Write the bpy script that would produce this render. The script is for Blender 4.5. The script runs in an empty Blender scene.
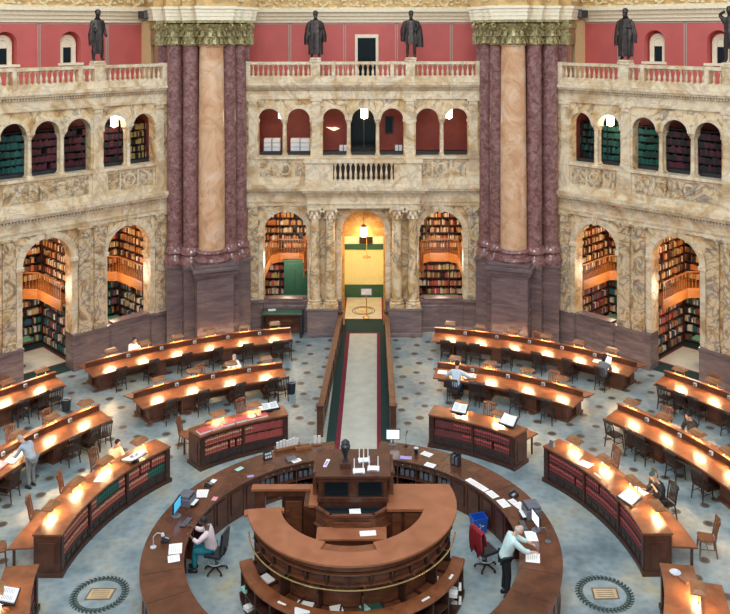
import bpy, math, random
from mathutils import Vector, Matrix
random.seed(7)
S = bpy.context.scene
COL = S.collection
PI = math.pi
rad = math.radians
# ------------------------------------------------------------ camera, world, lights, exposure
CX, CD, CH, AP = .6755, 41.704, 14.7, 18.735
cam = bpy.data.cameras.new('camera'); co = bpy.data.objects.new('camera', cam); COL.objects.link(co)
cam.sensor_fit = 'HORIZONTAL'; cam.sensor_width = 36; cam.lens = 36*859/730
cam.shift_x = -(375.3-365)/730; cam.shift_y = -(307-28.6)/730
cam.clip_end = 300
co.location = (CX, -CD, CH)
co.rotation_euler = (Matrix.Rotation(.0017, 3, 'Z') @ Matrix.Rotation(.0021, 3, 'Y') @ Matrix.Rotation(PI/2, 3, 'X')).to_euler()
S.camera = co
S.view_settings.view_transform = 'Standard'; S.view_settings.look = 'None'
S.view_settings.gamma = 1; S.view_settings.use_curve_mapping = False
S.view_settings.exposure = 0.32
W = bpy.data.worlds.new('world'); S.world = W; W.use_nodes = True
bg = W.node_tree.nodes['Background']; bg.inputs[0].default_value = (.80, .91, 1.0, 1); bg.inputs[1].default_value = .40
def area(name, loc, size, power, color, rot=(0,0,0), size_y=None, spread=PI):
    l = bpy.data.lights.new(name, 'AREA'); l.energy = power; l.color = color; l.size = size; l.spread = spread
    if size_y: l.shape = 'RECTANGLE'; l.size_y = size_y
    o = bpy.data.objects.new(name, l); COL.objects.link(o); o.location = loc; o.rotation_euler = rot
    return o
# daylight of the tall lunette windows high over the room and of the dome's lantern
area('dome_daylight', (0, -AP, 34), 14, 3600, (.74, .90, 1.0))
area('window_daylight_front', (0, -46, 27), 16, 5000, (1.0, .95, .86), (rad(52), 0, 0), 8)
area('window_daylight_left', (-24, -24, 26), 12, 1500, (.95, .93, 1.0), (rad(50), 0, rad(-80)), 7)
area('window_daylight_right', (24, -24, 26), 12, 1500, (.95, .93, 1.0), (rad(50), 0, rad(80)), 7)

# ------------------------------------------------------------ materials
def newmat(name):
    m = bpy.data.materials.new(name); m.use_nodes = True
    nt = m.node_tree; b = nt.nodes['Principled BSDF']
    return m, nt, b
def plain(name, col, rough=.5, metal=0, coat=0, emit=None, es=0, spec=.5, var=.12, scale=6):
    m, nt, b = newmat(name)
    if emit is None and var > 0:
        tc = nt.nodes.new('ShaderNodeTexCoord'); n = nt.nodes.new('ShaderNodeTexNoise'); n.inputs['Scale'].default_value = scale
        n.inputs['Detail'].default_value = 4
        r = nt.nodes.new('ShaderNodeValToRGB')
        r.color_ramp.elements[0].position = .3; r.color_ramp.elements[1].position = .7
        r.color_ramp.elements[0].color = (*[c*(1-var) for c in col], 1); r.color_ramp.elements[1].color = (*[min(1, c*(1+var)) for c in col], 1)
        nt.links.new(tc.outputs['Object'], n.inputs['Vector']); nt.links.new(n.outputs[0], r.inputs[0]); nt.links.new(r.outputs[0], b.inputs['Base Color'])
    else:
        b.inputs['Base Color'].default_value = (*col, 1)
    b.inputs['Roughness'].default_value = rough; b.inputs['Metallic'].default_value = metal
    b.inputs['Coat Weight'].default_value = coat; b.inputs['Coat Roughness'].default_value = .15
    b.inputs['Specular IOR Level'].default_value = spec
    if emit: b.inputs['Emission Color'].default_value = (*emit, 1); b.inputs['Emission Strength'].default_value = es
    return m
def marble(name, stops, vein, scale=.8, vscale=1.2, stretch=(1,1,1), rough=.25, veinw=.5, dist=1.5, vwidth=.05):
    m, nt, b = newmat(name); N = nt.nodes; L = nt.links
    g = N.new('ShaderNodeNewGeometry'); mp = N.new('ShaderNodeMapping'); mp.inputs['Scale'].default_value = stretch
    L.new(g.outputs['Position'], mp.inputs['Vector'])
    n1 = N.new('ShaderNodeTexNoise'); n1.inputs['Scale'].default_value = scale; n1.inputs['Detail'].default_value = 8; n1.inputs['Distortion'].default_value = dist; n1.inputs['Roughness'].default_value = .62
    L.new(mp.outputs[0], n1.inputs['Vector'])
    r = N.new('ShaderNodeValToRGB'); cr = r.color_ramp
    while len(cr.elements) < len(stops): cr.elements.new(.5)
    for e, (p, c) in zip(cr.elements, stops): e.position = p; e.color = (*c, 1)
    L.new(n1.outputs[0], r.inputs[0])
    n2 = N.new('ShaderNodeTexNoise'); n2.inputs['Scale'].default_value = vscale; n2.inputs['Detail'].default_value = 7; n2.inputs['Distortion'].default_value = 2.2
    L.new(mp.outputs[0], n2.inputs['Vector'])
    r2 = N.new('ShaderNodeValToRGB'); c2 = r2.color_ramp; c2.elements.new(.5)
    c2.elements[0].position = .5-vwidth; c2.elements[0].color = (0,0,0,1); c2.elements[1].position = .5; c2.elements[1].color = (veinw,)*3+(1,); c2.elements[2].position = .5+vwidth; c2.elements[2].color = (0,0,0,1)
    L.new(n2.outputs[0], r2.inputs[0])
    mx = N.new('ShaderNodeMix'); mx.data_type = 'RGBA'; mx.inputs[7].default_value = (*vein, 1)
    L.new(r2.outputs[0], mx.inputs[0]); L.new(r.outputs[0], mx.inputs[6]); L.new(mx.outputs[2], b.inputs['Base Color'])
    b.inputs['Roughness'].default_value = rough
    return m
def wood(name, c1, c2, rough=.4, scale=3, stretch=(1,1,8), coat=0, spec=.5):
    m, nt, b = newmat(name); N = nt.nodes; L = nt.links
    tc = N.new('ShaderNodeTexCoord'); mp = N.new('ShaderNodeMapping'); mp.inputs['Scale'].default_value = stretch
    L.new(tc.outputs['Object'], mp.inputs['Vector'])
    n = N.new('ShaderNodeTexNoise'); n.inputs['Scale'].default_value = scale; n.inputs['Detail'].default_value = 6; n.inputs['Distortion'].default_value = .8
    L.new(mp.outputs[0], n.inputs['Vector'])
    r = N.new('ShaderNodeValToRGB'); r.color_ramp.elements[0].position = .3; r.color_ramp.elements[1].position = .72
    r.color_ramp.elements[0].color = (*c1, 1); r.color_ramp.elements[1].color = (*c2, 1)
    L.new(n.outputs[0], r.inputs[0]); L.new(r.outputs[0], b.inputs['Base Color'])
    b.inputs['Roughness'].default_value = rough; b.inputs['Coat Weight'].default_value = coat; b.inputs['Coat Roughness'].default_value = .12
    b.inputs['Specular IOR Level'].default_value = spec
    return m
M = {}
M['cream'] = marble('cream_marble', [(.25, (.19,.15,.12)), (.38, (.50,.29,.11)), (.46, (.68,.47,.24)), (.57, (.84,.68,.45)), (.68, (.56,.33,.12))], (.11,.10,.12), .8, .6, veinw=.7, rough=.35, vwidth=.03)
M['cream_l'] = marble('pale_marble', [(.3, (.46,.29,.13)), (.44, (.70,.52,.31)), (.56, (.84,.71,.52)), (.72, (.58,.38,.18))], (.26,.21,.18), .8, .7, veinw=.35, rough=.35)
M['panel'] = marble('veined_grey_marble', [(.28, (.17,.14,.14)), (.42, (.50,.31,.13)), (.53, (.76,.60,.39)), (.7, (.44,.33,.22))], (.10,.10,.13), 1.0, .9, veinw=.7, rough=.3, dist=3)
M['dado'] = marble('purple_grey_marble', [(.3, (.115,.083,.088)), (.5, (.185,.132,.132)), (.7, (.27,.19,.175))], (.10,.07,.08), .8, .9, (1,1,6), rough=.2, veinw=.35, dist=.8)
M['redm'] = marble('dark_red_marble', [(.25, (.10,.038,.036)), (.45, (.20,.085,.080)), (.6, (.30,.155,.145)), (.78, (.46,.31,.29))], (.44,.34,.33), 3.5, 1.3, rough=.14, veinw=.18, dist=1.2)
M['peach'] = marble('peach_marble', [(.3, (.52,.26,.14)), (.5, (.70,.42,.24)), (.68, (.78,.56,.40))], (.30,.16,.11), .8, .45, rough=.14, veinw=.4, vwidth=.012)
M['gilt'] = plain('gilded_bronze', (.36,.30,.14), .42, .35, var=.6, scale=9)
M['gold'] = plain('gold_relief', (.60,.38,.15), .5, .1, var=.3, scale=3)
M['goldl'] = plain('pale_gold_relief', (.80,.64,.38), .45, .05, var=.2)  # raised scrolls are a paler cream-gold than the band
M['plaster'] = plain('ivory_plaster', (.86,.76,.57), .6, var=.06)
M['creamp'] = plain('cream_yellow_plaster', (.68,.53,.27), .6, var=.05)
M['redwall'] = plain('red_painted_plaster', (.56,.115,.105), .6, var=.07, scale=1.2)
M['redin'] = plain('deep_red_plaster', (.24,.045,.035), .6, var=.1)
M['trimg'] = plain('grey_stencil_line', (.42,.36,.30), .6)
M['glass'] = plain('dark_glass', (.008,.014,.018), .15, var=0, spec=.25)
M['bronze'] = plain('statue_bronze', (.060,.048,.044), .38, .55, var=.5, scale=5)
M['desk'] = wood('varnished_desk_oak', (.15,.045,.018), (.31,.11,.042), .36, 2.5, (1,1,1), coat=.2)
M['deskd'] = wood('desk_mahogany', (.055,.018,.010), (.125,.042,.021), .38, 3, (1,1,1), coat=.1)
M['case'] = wood('bookcase_mahogany', (.028,.011,.008), (.070,.026,.016), .4, 3, (1,1,4))
M['ring'] = wood('counter_walnut', (.065,.021,.011), (.155,.055,.027), .24, 1.6, (1,1,1), coat=.4)
M['cresc'] = wood('central_desk_top', (.27,.090,.038), (.39,.145,.068), .42, 1.6, (1,1,1))
M['panelw'] = wood('carved_oak_panel', (.09,.029,.013), (.20,.070,.032), .4, 3, (1,1,3))
M['chair'] = wood('dark_chair_wood', (.014,.008,.006), (.042,.018,.011), .38, 5)
M['chairlit'] = wood('lamplit_chair_wood', (.10,.034,.014), (.21,.075,.03), .4, 5)  # same dark chair wood, with the desk lamps' light put into its colour
M['hood'] = wood('lamp_shade_copper', (.24,.095,.035), (.42,.19,.08), .35, 3)
M['brass'] = plain('brass', (.78,.56,.24), .25, .9, var=.1)
M['tube'] = plain('lamp_tube_glow', (1,.8,.5), .5, emit=(1,.68,.36), es=120)
M['lantern'] = plain('lantern_glass_glow', (1,.9,.7), .5, emit=(1,.88,.66), es=7)
M['wingglow'] = plain('added_wing_glow', (1,.7,.5), .5, emit=(1,.62,.42), es=1.3)  # glow added for the bright wing in an upper arch
M['screenb'] = plain('blue_screen_glow', (.1,.5,.8), .3, emit=(.05,.42,.70), es=.6)
M['screenw'] = plain('white_screen_glow', (.8,.9,1), .3, emit=(.82,.92,1), es=.9)
M['black'] = plain('black_plastic', (.018,.020,.026), .35, var=.2)
M['grey'] = plain('grey_plastic', (.13,.14,.17), .4)
M['lgrey'] = plain('pale_grey_plastic', (.55,.58,.63), .4)
M['white'] = plain('white_plastic', (.86,.88,.92), .4, var=.03)
M['paper'] = plain('white_paper', (.90,.90,.90), .7, var=.04)
M['paperb'] = plain('ivory_page', (.84,.78,.62), .7, var=.04)
M['print'] = plain('printed_ink', (.12,.12,.14), .7)
M['orangew'] = wood('orange_balcony_oak', (.30,.095,.022), (.46,.17,.045), .4, 3, (1,1,5))
M['green'] = plain('green_carpet', (.004,.030,.027), .95, var=.25, scale=12)
M['gleather'] = plain('green_leather', (.03,.11,.07), .5)
M['crim'] = plain('crimson_carpet', (.17,.010,.025), .95, var=.2)
M['beigec'] = plain('beige_carpet', (.50,.49,.42), .95, var=.10, scale=2)
M['yellow'] = plain('yellow_wall', (.84,.76,.38), .6, var=.04)
M['ochre'] = marble('ochre_vault', [(.3, (.50,.22,.04)), (.55, (.74,.42,.12)), (.7, (.82,.55,.22))], (.35,.15,.03), 1.5, 1.5, rough=.4)
M['skin'] = plain('skin', (.62,.36,.25), .55, var=.05)
M['skind'] = plain('darker_skin', (.13,.065,.045), .55, var=.05)
M['hairb'] = plain('black_hair', (.014,.011,.011), .6, var=.3)
M['hairg'] = plain('grey_hair', (.42,.40,.38), .7, var=.3)
M['shirtw'] = plain('white_cloth', (.78,.76,.74), .8)
M['shirtb'] = plain('pale_blue_cloth', (.55,.66,.76), .8)
M['shirtc'] = plain('pale_cyan_cloth', (.58,.76,.76), .8)
M['shirtp'] = plain('pinkish_white_cloth', (.74,.60,.64), .8)
M['beigecl'] = plain('beige_cloth', (.66,.52,.36), .8)
M['greycl'] = plain('grey_cloth', (.17,.19,.21), .85)
M['bgrey'] = plain('blue_grey_cloth', (.36,.43,.50), .85)
M['blackcl'] = plain('black_cloth', (.012,.014,.020), .85)
M['navy'] = plain('navy_cloth', (.012,.025,.06), .85)
M['turq'] = plain('turquoise_cloth', (.01,.19,.25), .8)
M['redcl'] = plain('dark_red_cloth', (.33,.012,.022), .85)
M['orangecl'] = plain('orange_cloth', (.75,.22,.06), .8)
M['bluebin'] = plain('blue_bin_plastic', (.012,.09,.48), .35)
M['purple'] = plain('lilac_paper', (.40,.32,.62), .7)
M['pink'] = plain('pink_paper', (.80,.30,.36), .7)
M['mint'] = plain('mint_paper', (.36,.66,.56), .7)
M['pageblk'] = plain('page_block', (.70,.64,.52), .8)
BOOKC = {'red': (.36,.070,.065), 'dred': (.16,.040,.042), 'green': (.020,.095,.070), 'teal': (.02,.17,.16), 'brown': (.22,.10,.05), 'tan': (.62,.42,.22), 'white': (.78,.74,.66), 'black': (.03,.028,.03), 'blue': (.05,.11,.22), 'maroon': (.13,.025,.045), 'orange': (.62,.20,.06), 'ochre': (.55,.42,.16), 'rose':(.62,.10,.10)}
for k, c in BOOKC.items(): M['b_'+k] = plain('book_cloth_'+k, c, .55, var=.15, scale=3)
def floor_mat():
    m, nt, b = newmat('pale_mosaic_floor'); N = nt.nodes; L = nt.links
    g = N.new('ShaderNodeNewGeometry')
    n = N.new('ShaderNodeTexNoise'); n.inputs['Scale'].default_value = .55; n.inputs['Detail'].default_value = 5; n.inputs['Roughness'].default_value = .6; L.new(g.outputs['Position'], n.inputs['Vector'])
    r = N.new('ShaderNodeValToRGB'); cr = r.color_ramp; cr.elements.new(.5); cr.elements.new(.6)
    for e, (p, c) in zip(cr.elements, [(.32, (.18,.24,.265)), (.46, (.285,.365,.39)), (.57, (.40,.44,.42)), (.70, (.46,.42,.29))]): e.position = p; e.color = (*c, 1)
    L.new(n.outputs[0], r.inputs[0])
    v = N.new('ShaderNodeTexVoronoi'); v.inputs['Scale'].default_value = 5; L.new(g.outputs['Position'], v.inputs['Vector'])
    mx = N.new('ShaderNodeMix'); mx.data_type = 'RGBA'; mx.blend_type = 'MULTIPLY'; mx.inputs[0].default_value = .30
    L.new(r.outputs[0], mx.inputs[6]); L.new(v.outputs['Distance'], mx.inputs[7]); L.new(mx.outputs[2], b.inputs['Base Color'])
    b.inputs['Roughness'].default_value = .33
    return m
M['floor'] = floor_mat()
M['spot'] = plain('brown_mosaic_rosette', (.075,.062,.058), .4, var=.5, scale=20)
M['spot2'] = plain('ochre_mosaic', (.17,.14,.10), .4)
M['leaf'] = plain('green_mosaic_leaf', (.035,.065,.06), .4)

# ------------------------------------------------------------ helpers
DR = 0      # the outer cases stand a little wider than the true circle
class MB:
    def __init__(s): s.v = []; s.f = []; s.m = []
    def add(s, vs, fs, m=0):
        o = len(s.v); s.v += [tuple(p) for p in vs]; s.f += [tuple(i+o for i in f) for f in fs]; s.m += [m]*len(fs); return s
    def box(s, x0, x1, y0, y1, z0, z1, m=0):
        return s.add([(x0,y0,z0),(x1,y0,z0),(x1,y1,z0),(x0,y1,z0),(x0,y0,z1),(x1,y0,z1),(x1,y1,z1),(x0,y1,z1)],
                     [(0,3,2,1),(4,5,6,7),(0,1,5,4),(1,2,6,5),(2,3,7,6),(3,0,4,7)], m)
    def rbox(s, c, sz, rz=0, m=0, rx=0, ry=0):
        R = Matrix.Rotation(rz, 3, 'Z') @ Matrix.Rotation(ry, 3, 'Y') @ Matrix.Rotation(rx, 3, 'X'); c = Vector(c)
        vs = [c + R @ Vector((a*sz[0]/2, b*sz[1]/2, d*sz[2]/2)) for d in (-1,1) for a, b in ((-1,-1),(1,-1),(1,1),(-1,1))]
        return s.add(vs, [(0,3,2,1),(4,5,6,7),(0,1,5,4),(1,2,6,5),(2,3,7,6),(3,0,4,7)], m)
    def prism(s, pts, z0, z1, m=0):     # ccw polygon in xy
        n = len(pts)
        return s.add([(x,y,z0) for x,y in pts]+[(x,y,z1) for x,y in pts], [tuple(range(n-1,-1,-1)), tuple(range(n,2*n))]+[(i,(i+1)%n,n+(i+1)%n,n+i) for i in range(n)], m)
    def prism_xz(s, pts, y0, y1, m=0):  # polygon (x,z), ccw seen from -y
        n = len(pts)
        return s.add([(x,y0,z) for x,z in pts]+[(x,y1,z) for x,z in pts], [tuple(range(n)), tuple(range(2*n-1,n-1,-1))]+[((i+1)%n,i,n+i,n+(i+1)%n) for i in range(n)], m)
    def lathe(s, prof, c=(0,0), n=20, m=0, lobes=0, amp=0, a0=0):
        k = len(prof); vs = []
        for r, z in prof:
            for i in range(n):
                a = a0+2*PI*i/n; rr = r*(1+amp*math.cos(lobes*a)) if lobes else r
                vs.append((c[0]+rr*math.cos(a), c[1]+rr*math.sin(a), z))
        fs = [(j*n+i, j*n+(i+1)%n, (j+1)*n+(i+1)%n, (j+1)*n+i) for j in range(k-1) for i in range(n)]
        fs += [tuple(range(n-1,-1,-1)), tuple((k-1)*n+i for i in range(n))]
        return s.add(vs, fs, m)
    def arc(s, prof, a0, a1, n=None, m=0, full=False):   # closed profile [(R,z)] swept about the room centre, degrees clockwise from the back wall
        if n is None: n = max(2, int(abs(a1-a0)/2.5)+1)
        if a0 > a1: a0, a1 = a1, a0
        k = len(prof); vs = []
        for i in range(n+1):
            a = rad(a0+(a1-a0)*i/n); sa, ca = math.sin(a), math.cos(a)
            vs += [((R+DR)*sa, -AP+(R+DR)*ca, z) for R, z in prof]
        fs = [(i*k+j, i*k+(j+1)%k, (i+1)*k+(j+1)%k, (i+1)*k+j) for i in range(n) for j in range(k)]
        if not full: fs += [tuple(range(k-1,-1,-1)), tuple(n*k+j for j in range(k))]
        return s.add(vs, fs, m)
    def arcbox(s, R0, R1, z0, z1, a0, a1, m=0, n=None): return s.arc([(R0,z0),(R1,z0),(R1,z1),(R0,z1)], a0, a1, n, m)
    def tube(s, pts, r, n=6, m=0, closed=False):
        P = [Vector(p) for p in pts]; K = len(P); vs = []
        for i, p in enumerate(P):
            d = (P[(i+1)%K]-P[i-1]) if closed else (P[min(i+1,K-1)]-P[max(i-1,0)])
            d.normalize(); u = d.cross(Vector((0,0,1)))
            if u.length < .05: u = d.cross(Vector((1,0,0)))
            u.normalize(); w = d.cross(u); rr = r[i] if isinstance(r, (list, tuple)) else r
            vs += [p+u*rr*math.cos(2*PI*j/n)+w*rr*math.sin(2*PI*j/n) for j in range(n)]
        fs = [(i*n+j, i*n+(j+1)%n, ((i+1)%K)*n+(j+1)%n, ((i+1)%K)*n+j) for i in range(K if closed else K-1) for j in range(n)]
        if not closed: fs += [tuple(range(n-1,-1,-1)), tuple((K-1)*n+j for j in range(n))]
        return s.add(vs, fs, m)
    def ell(s, c, r, n=12, m=0):
        vs = []; k = n//2
        for j in range(1, k):
            t = PI*j/k
            vs += [(c[0]+r[0]*math.sin(t)*math.cos(2*PI*i/n), c[1]+r[1]*math.sin(t)*math.sin(2*PI*i/n), c[2]+r[2]*math.cos(t)) for i in range(n)]
        a = len(vs); vs += [(c[0],c[1],c[2]+r[2]), (c[0],c[1],c[2]-r[2])]
        fs = [(j*n+i, (j+1)*n+i, (j+1)*n+(i+1)%n, j*n+(i+1)%n) for j in range(k-2) for i in range(n)]
        fs += [(a, i, (i+1)%n) for i in range(n)] + [(a+1, (k-2)*n+(i+1)%n, (k-2)*n+i) for i in range(n)]
        return s.add(vs, fs, m)
    def mesh(s, name, mats, off=(0,0,0), smooth=False):
        me = bpy.data.meshes.new(name)
        me.from_pydata([(x-off[0], y-off[1], z-off[2]) for x,y,z in s.v], [], s.f)
        for m in (mats if isinstance(mats, (list,tuple)) else [mats]): me.materials.append(M[m])
        me.polygons.foreach_set('material_index', s.m)
        if smooth: me.polygons.foreach_set('use_smooth', [True]*len(s.f))
        me.update()
        if smooth:
            try: me.set_sharp_from_angle(angle=rad(40))
            except Exception: pass
        return me
    def build(s, name, mats, parent=None, smooth=False, off=None, bevel=0):
        if off is None: off = parent['_o'] if parent is not None and '_o' in parent else (0,0,0)
        o = bpy.data.objects.new(name, s.mesh(name, mats, off, smooth)); COL.objects.link(o); o.parent = parent
        if parent is not None and '_o' in parent: pass
        if bevel:
            b = o.modifiers.new('bevel', 'BEVEL'); b.width = bevel; b.segments = 2; b.limit_method = 'ANGLE'
        return o
def tag(o, label=None, cat=None, group=None, kind=None):
    if label: o['label'] = label
    if cat: o['category'] = cat
    if group: o['group'] = group
    if kind: o['kind'] = kind
    return o
def root(name, loc, rz=0, label=None, cat=None, group=None, kind=None, world=False):
    o = bpy.data.objects.new(name, None); COL.objects.link(o); o.location = loc; o.rotation_euler = (0,0,rz); o.empty_display_size = .1
    if world: o['_o'] = tuple(loc)      # children are built in world coordinates
    return tag(o, label, cat, group, kind)
def dup(r, loc, rz, label=None, group=None):
    def cp(o, p):
        c = o.copy(); COL.objects.link(c); c.parent = p
        for ch in list(o.children): cp(ch, c)
        return c
    c = cp(r, None); c.location = loc; c.rotation_euler = (0,0,rz)
    if label: c['label'] = label
    if group: c['group'] = group
    return c
def P(R, deg, z=0):
    a = rad(deg); R = R+DR; return (R*math.sin(a), -AP+R*math.cos(a), z)
ORD = ['first','second','third','fourth','fifth','sixth','seventh','eighth']

# ------------------------------------------------------------ floor
b = MB(); b.add([(-32,-46,0),(32,-46,0),(32,14,0),(-32,14,0)], [(0,1,2,3)])
FL = b.build('floor', 'floor'); tag(FL, kind='structure')
b = MB()
def disc(b, x, y, r, z=.004, n=10, m=0): b.add([(x+r*math.cos(2*PI*i/n), y+r*math.sin(2*PI*i/n), z) for i in range(n)], [tuple(range(n))], m)
k = 0; R = 9.2
while R < 18.6:
    n = int(round(2*PI*R/1.62/8))*8
    for i in range(n):
        a = 360*(i+(k % 2)*.5)/n; a = (a+180) % 360-180
        if abs(a) > 118: continue
        x, y, _ = P(R, a)
        if abs(x) < 1.35 and y > -13: continue
        j = random.uniform(.95, 1.1)
        disc(b, x, y, .16*j, .004, 10, 1); disc(b, x, y, .115*j, .006, 8, 0)
    R += .525; k += 1
b.build('floor_rosettes', ['spot','spot2'], FL)
for sx in (-1, 1):           # the two wreathed floor seals
    b = MB(); c = (sx*6.565, -19.37)
    for i in range(40):
        a = 2*PI*i/40
        for rr, t in ((.59,.45),(.65,0),(.71,-.45)):
            x, y = c[0]+rr*math.cos(a), c[1]+rr*math.sin(a); d = a+PI/2+t*1.6
            u = Vector((math.cos(d), math.sin(d), 0)); w = Vector((-u.y, u.x, 0)); p = Vector((x,y,.005))
            b.add([p-u*.08, p-w*.036, p+u*.08, p+w*.036], [(0,1,2,3)], 0)
    s = sx
    b.add([(c[0]-.34,c[1]-.24,.005),(c[0]+.34,c[1]-.22,.005),(c[0]+.38,c[1]+.24,.005),(c[0]-.30,c[1]+.24,.005)], [(0,1,2,3)], 2)
    b.add([(c[0]-.29,c[1]-.19,.008),(c[0]+.30,c[1]-.17,.008),(c[0]+.33,c[1]+.19,.008),(c[0]-.26,c[1]+.19,.008)], [(0,1,2,3)], 1)
    for q in range(4): b.box(c[0]-.2, c[0]+.24, c[1]-.13+q*.08, c[1]-.11+q*.08, .008, .011, 2)
    o = b.build('floor_seal', ['leaf','b_tan','spot2'], FL)

# ------------------------------------------------------------ walls
def arcade(b, x0, x1, zb, zt, t, ops, m=0, open_below=(), n=14):
    """wall slab with round headed openings (cx, hw, sill, spring); open_below: openings whose left strip is left out below the springing"""
    ops = sorted(ops); x = x0
    for i, (cx, hw, sill, spr) in enumerate(ops):
        z0 = spr if i in open_below else zb
        b.box(x, cx-hw, 0, t, z0, zt, m)
        if sill > zb: b.box(cx-hw, cx+hw, 0, t, zb, sill, m)
        vs = []
        for j in range(n+1):
            a = PI-PI*j/n; px, pz = cx+hw*math.cos(a), spr+hw*math.sin(a)
            vs += [(px,0,pz),(px,0,zt),(px,t,pz),(px,t,zt)]
        fs = []
        for j in range(n):
            q = j*4; w = q+4
            fs += [(q,w,w+1,q+1),(q+2,q+3,w+3,w+2),(q,q+2,w+2,w)]
        b.add(vs, fs, m); x = cx+hw
    b.box(x, x1, 0, t, zb, zt, m)
def archivolt(b, cx, spr, r0, r1, y0, y1, m=0, n=18, key=True):
    vs = []
    for j in range(n+1):
        a = PI-PI*j/n; c, s_ = math.cos(a), math.sin(a)
        vs += [(cx+r0*c,y0,spr+r0*s_),(cx+r1*c,y0,spr+r1*s_),(cx+r1*c,y1,spr+r1*s_),(cx+r0*c,y1,spr+r0*s_)]
    fs = []
    for j in range(n):
        q = j*4; w = q+4
        fs += [(q,w,w+1,q+1),(q+1,w+1,w+2,q+2),(q+3,q,w,w+3) if False else (q,q+3,w+3,w)]
    fs += [(0,1,2,3), (n*4+3,n*4+2,n*4+1,n*4)]
    b.add(vs, fs, m)
    if key: b.prism_xz([(cx-.09,spr+r0-.03),(cx+.09,spr+r0-.03),(cx+.14,spr+r1+.1),(cx-.14,spr+r1+.1)], y0-.10, y1, m)
def pilaster(b, cx, w, z0, z1, y, d=.08, m=0):
    b.box(cx-w/2, cx+w/2, y-d, y, z0, z1, m)
    b.box(cx-w/2-.05, cx+w/2+.05, y-d-.05, y, z0, z0+.18, m); b.box(cx-w/2-.03, cx+w/2+.03, y-d-.03, y, z0+.18, z0+.28, m)
    h = .42 if z1-z0 > 3 else .26
    b.box(cx-w/2-.02, cx+w/2+.02, y-d-.02, y, z1-h-.06, z1-h, m); b.box(cx-w/2-.08, cx+w/2+.08, y-d-.08, y, z1-.10, z1, m)
    for k in (-1, 0, 1):   # leafy capital
        b.prism_xz([(cx+k*w*.3-w*.13, z1-h), (cx+k*w*.3+w*.13, z1-h), (cx+k*w*.3+w*.16, z1-.13), (cx+k*w*.3, z1-.09), (cx+k*w*.3-w*.16, z1-.13)], y-d-.06, y-d, m)
W0 = 7.7
UP = [0, 1.41, -1.41, 3.12, -3.12, 4.54, -4.54]
WT = .6
def column(parent, x, y, z0, z1, r, mat='cream', name='column', capm='cream_l', capname='capital'):
    b = MB(); b.box(x-r*1.45, x+r*1.45, y-r*1.45, y+r*1.45, z0, z0+.5*r)
    b.lathe([(r*1.4,z0+.5*r),(r*1.45,z0+.75*r),(r*1.15,z0+.95*r),(r*1.1,z0+1.1*r),(r*1.25,z0+1.3*r),(r*1.02,z0+1.5*r)], (x,y), 16)
    hc = 2.3*r
    b.lathe([(r,z0+1.4*r),(r,z0+(z1-z0)*.35),(r*.88,z1-hc)], (x,y), 20)
    s_ = b.build(name, mat, parent, True)
    b = MB(); b.lathe([(r*.86,z1-hc),(r*.98,z1-hc+.1*r),(r*.86,z1-hc+.2*r),(r*.95,z1-hc*.5),(r*1.35,z1-.35*r)], (x,y), 16)
    for k in range(8):
        a = 2*PI*k/8
        for rr, zz, h in ((1.05, z1-hc+.25*r, .8*r), (1.25, z1-hc+.95*r, .75*r)):
            a2 = a+(PI/8 if rr > 1.2 else 0)
            b.rbox((x+rr*r*math.cos(a2), y+rr*r*math.sin(a2), zz+h*.4), (r*.45, r*.16, h), a2+PI/2, 0, -.35)
    b.box(x-r*1.35, x+r*1.35, y-r*1.35, y+r*1.35, z1-.35*r, z1)
    for sx in (-1,1):
        for sy in (-1,1): b.ell((x+sx*r*1.25, y+sy*r*1.25, z1-.6*r), (.3*r,.3*r,.35*r), 8)
    b.build(capname, capm, parent)
def baluster_mb(x, y, z0, z1, r=.07):
    h = z1-z0; b = MB()
    b.box(x-r, x+r, y-r, y+r, z0, z0+.08*h)
    b.lathe([(r*.6,z0+.08*h),(r*.95,z0+.28*h),(r*.9,z0+.4*h),(r*.45,z0+.62*h),(r*.42,z0+.75*h),(r*.75,z0+.88*h)], (x,y), 8)
    b.box(x-r, x+r, y-r, y+r, z0+.88*h, z1)
    return b
BALM = {}
def balusters(parent, xs, y, z0, z1, r, mat='cream_l'):
    key = (round(z1-z0,3), r, mat)
    if key not in BALM: BALM[key] = baluster_mb(0,0,0,z1-z0,r).mesh('baluster', mat, smooth=False)
    for x in xs:
        o = bpy.data.objects.new('baluster', BALM[key]); COL.objects.link(o); o.parent = parent; o.location = (x,y,z0)
STUFF = []   # (matrix, mb) pieces of the one big stuff object of shelved books
stuffb = MB()
BC = ['red','dred','green','teal','brown','tan','white','black','blue','maroon','orange','ochre','rose']
def shelf_books(Mx, x0, x1, zs, y, pal, h=.29, d=.2, tmin=.035, tmax=.085, gap=.12, flat=False):
    """books standing along local x at depth y (front face y), for each shelf height; baked into the stuff mesh"""
    for z in zs:
        x = x0+random.uniform(0,.03)
        while x < x1-tmax:
            if random.random() < gap*.3: x += random.uniform(.08,.3); continue
            t = random.uniform(tmin, tmax)
            run = pal[0] if isinstance(pal, str) else random.choice(pal)
            nrep = random.choice((1,1,1,2)); hh = h*random.uniform(.66,1)
            for _ in range(nrep):
                if x+t > x1: break
                q = MB(); q.box(x, x+t*.93, y, y+d, z, z+hh)
                stuffb.add([Mx @ Vector(p) for p in q.v], q.f, BC.index(run)); x += t
def bookcase_unit(b, x0, x1, y0, y1, z0, z1, nsh, bays, face=-1, m=0):
    """open case; face -1: open side at y0"""
    b.box(x0, x1, y1-.04, y1, z0, z1, m)
    for i in range(bays+1):
        x = x0+(x1-x0)*i/bays; b.box(x-.03, x+.03, y0, y1-.04, z0, z1, m)
    zs = []
    for i in range(nsh+1):
        z = z0+(z1-z0-.04)*i/nsh; b.box(x0, x1, y0, y1-.04, z, z+.04, m); zs.append(z+.04)
    return zs[:-1]

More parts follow.
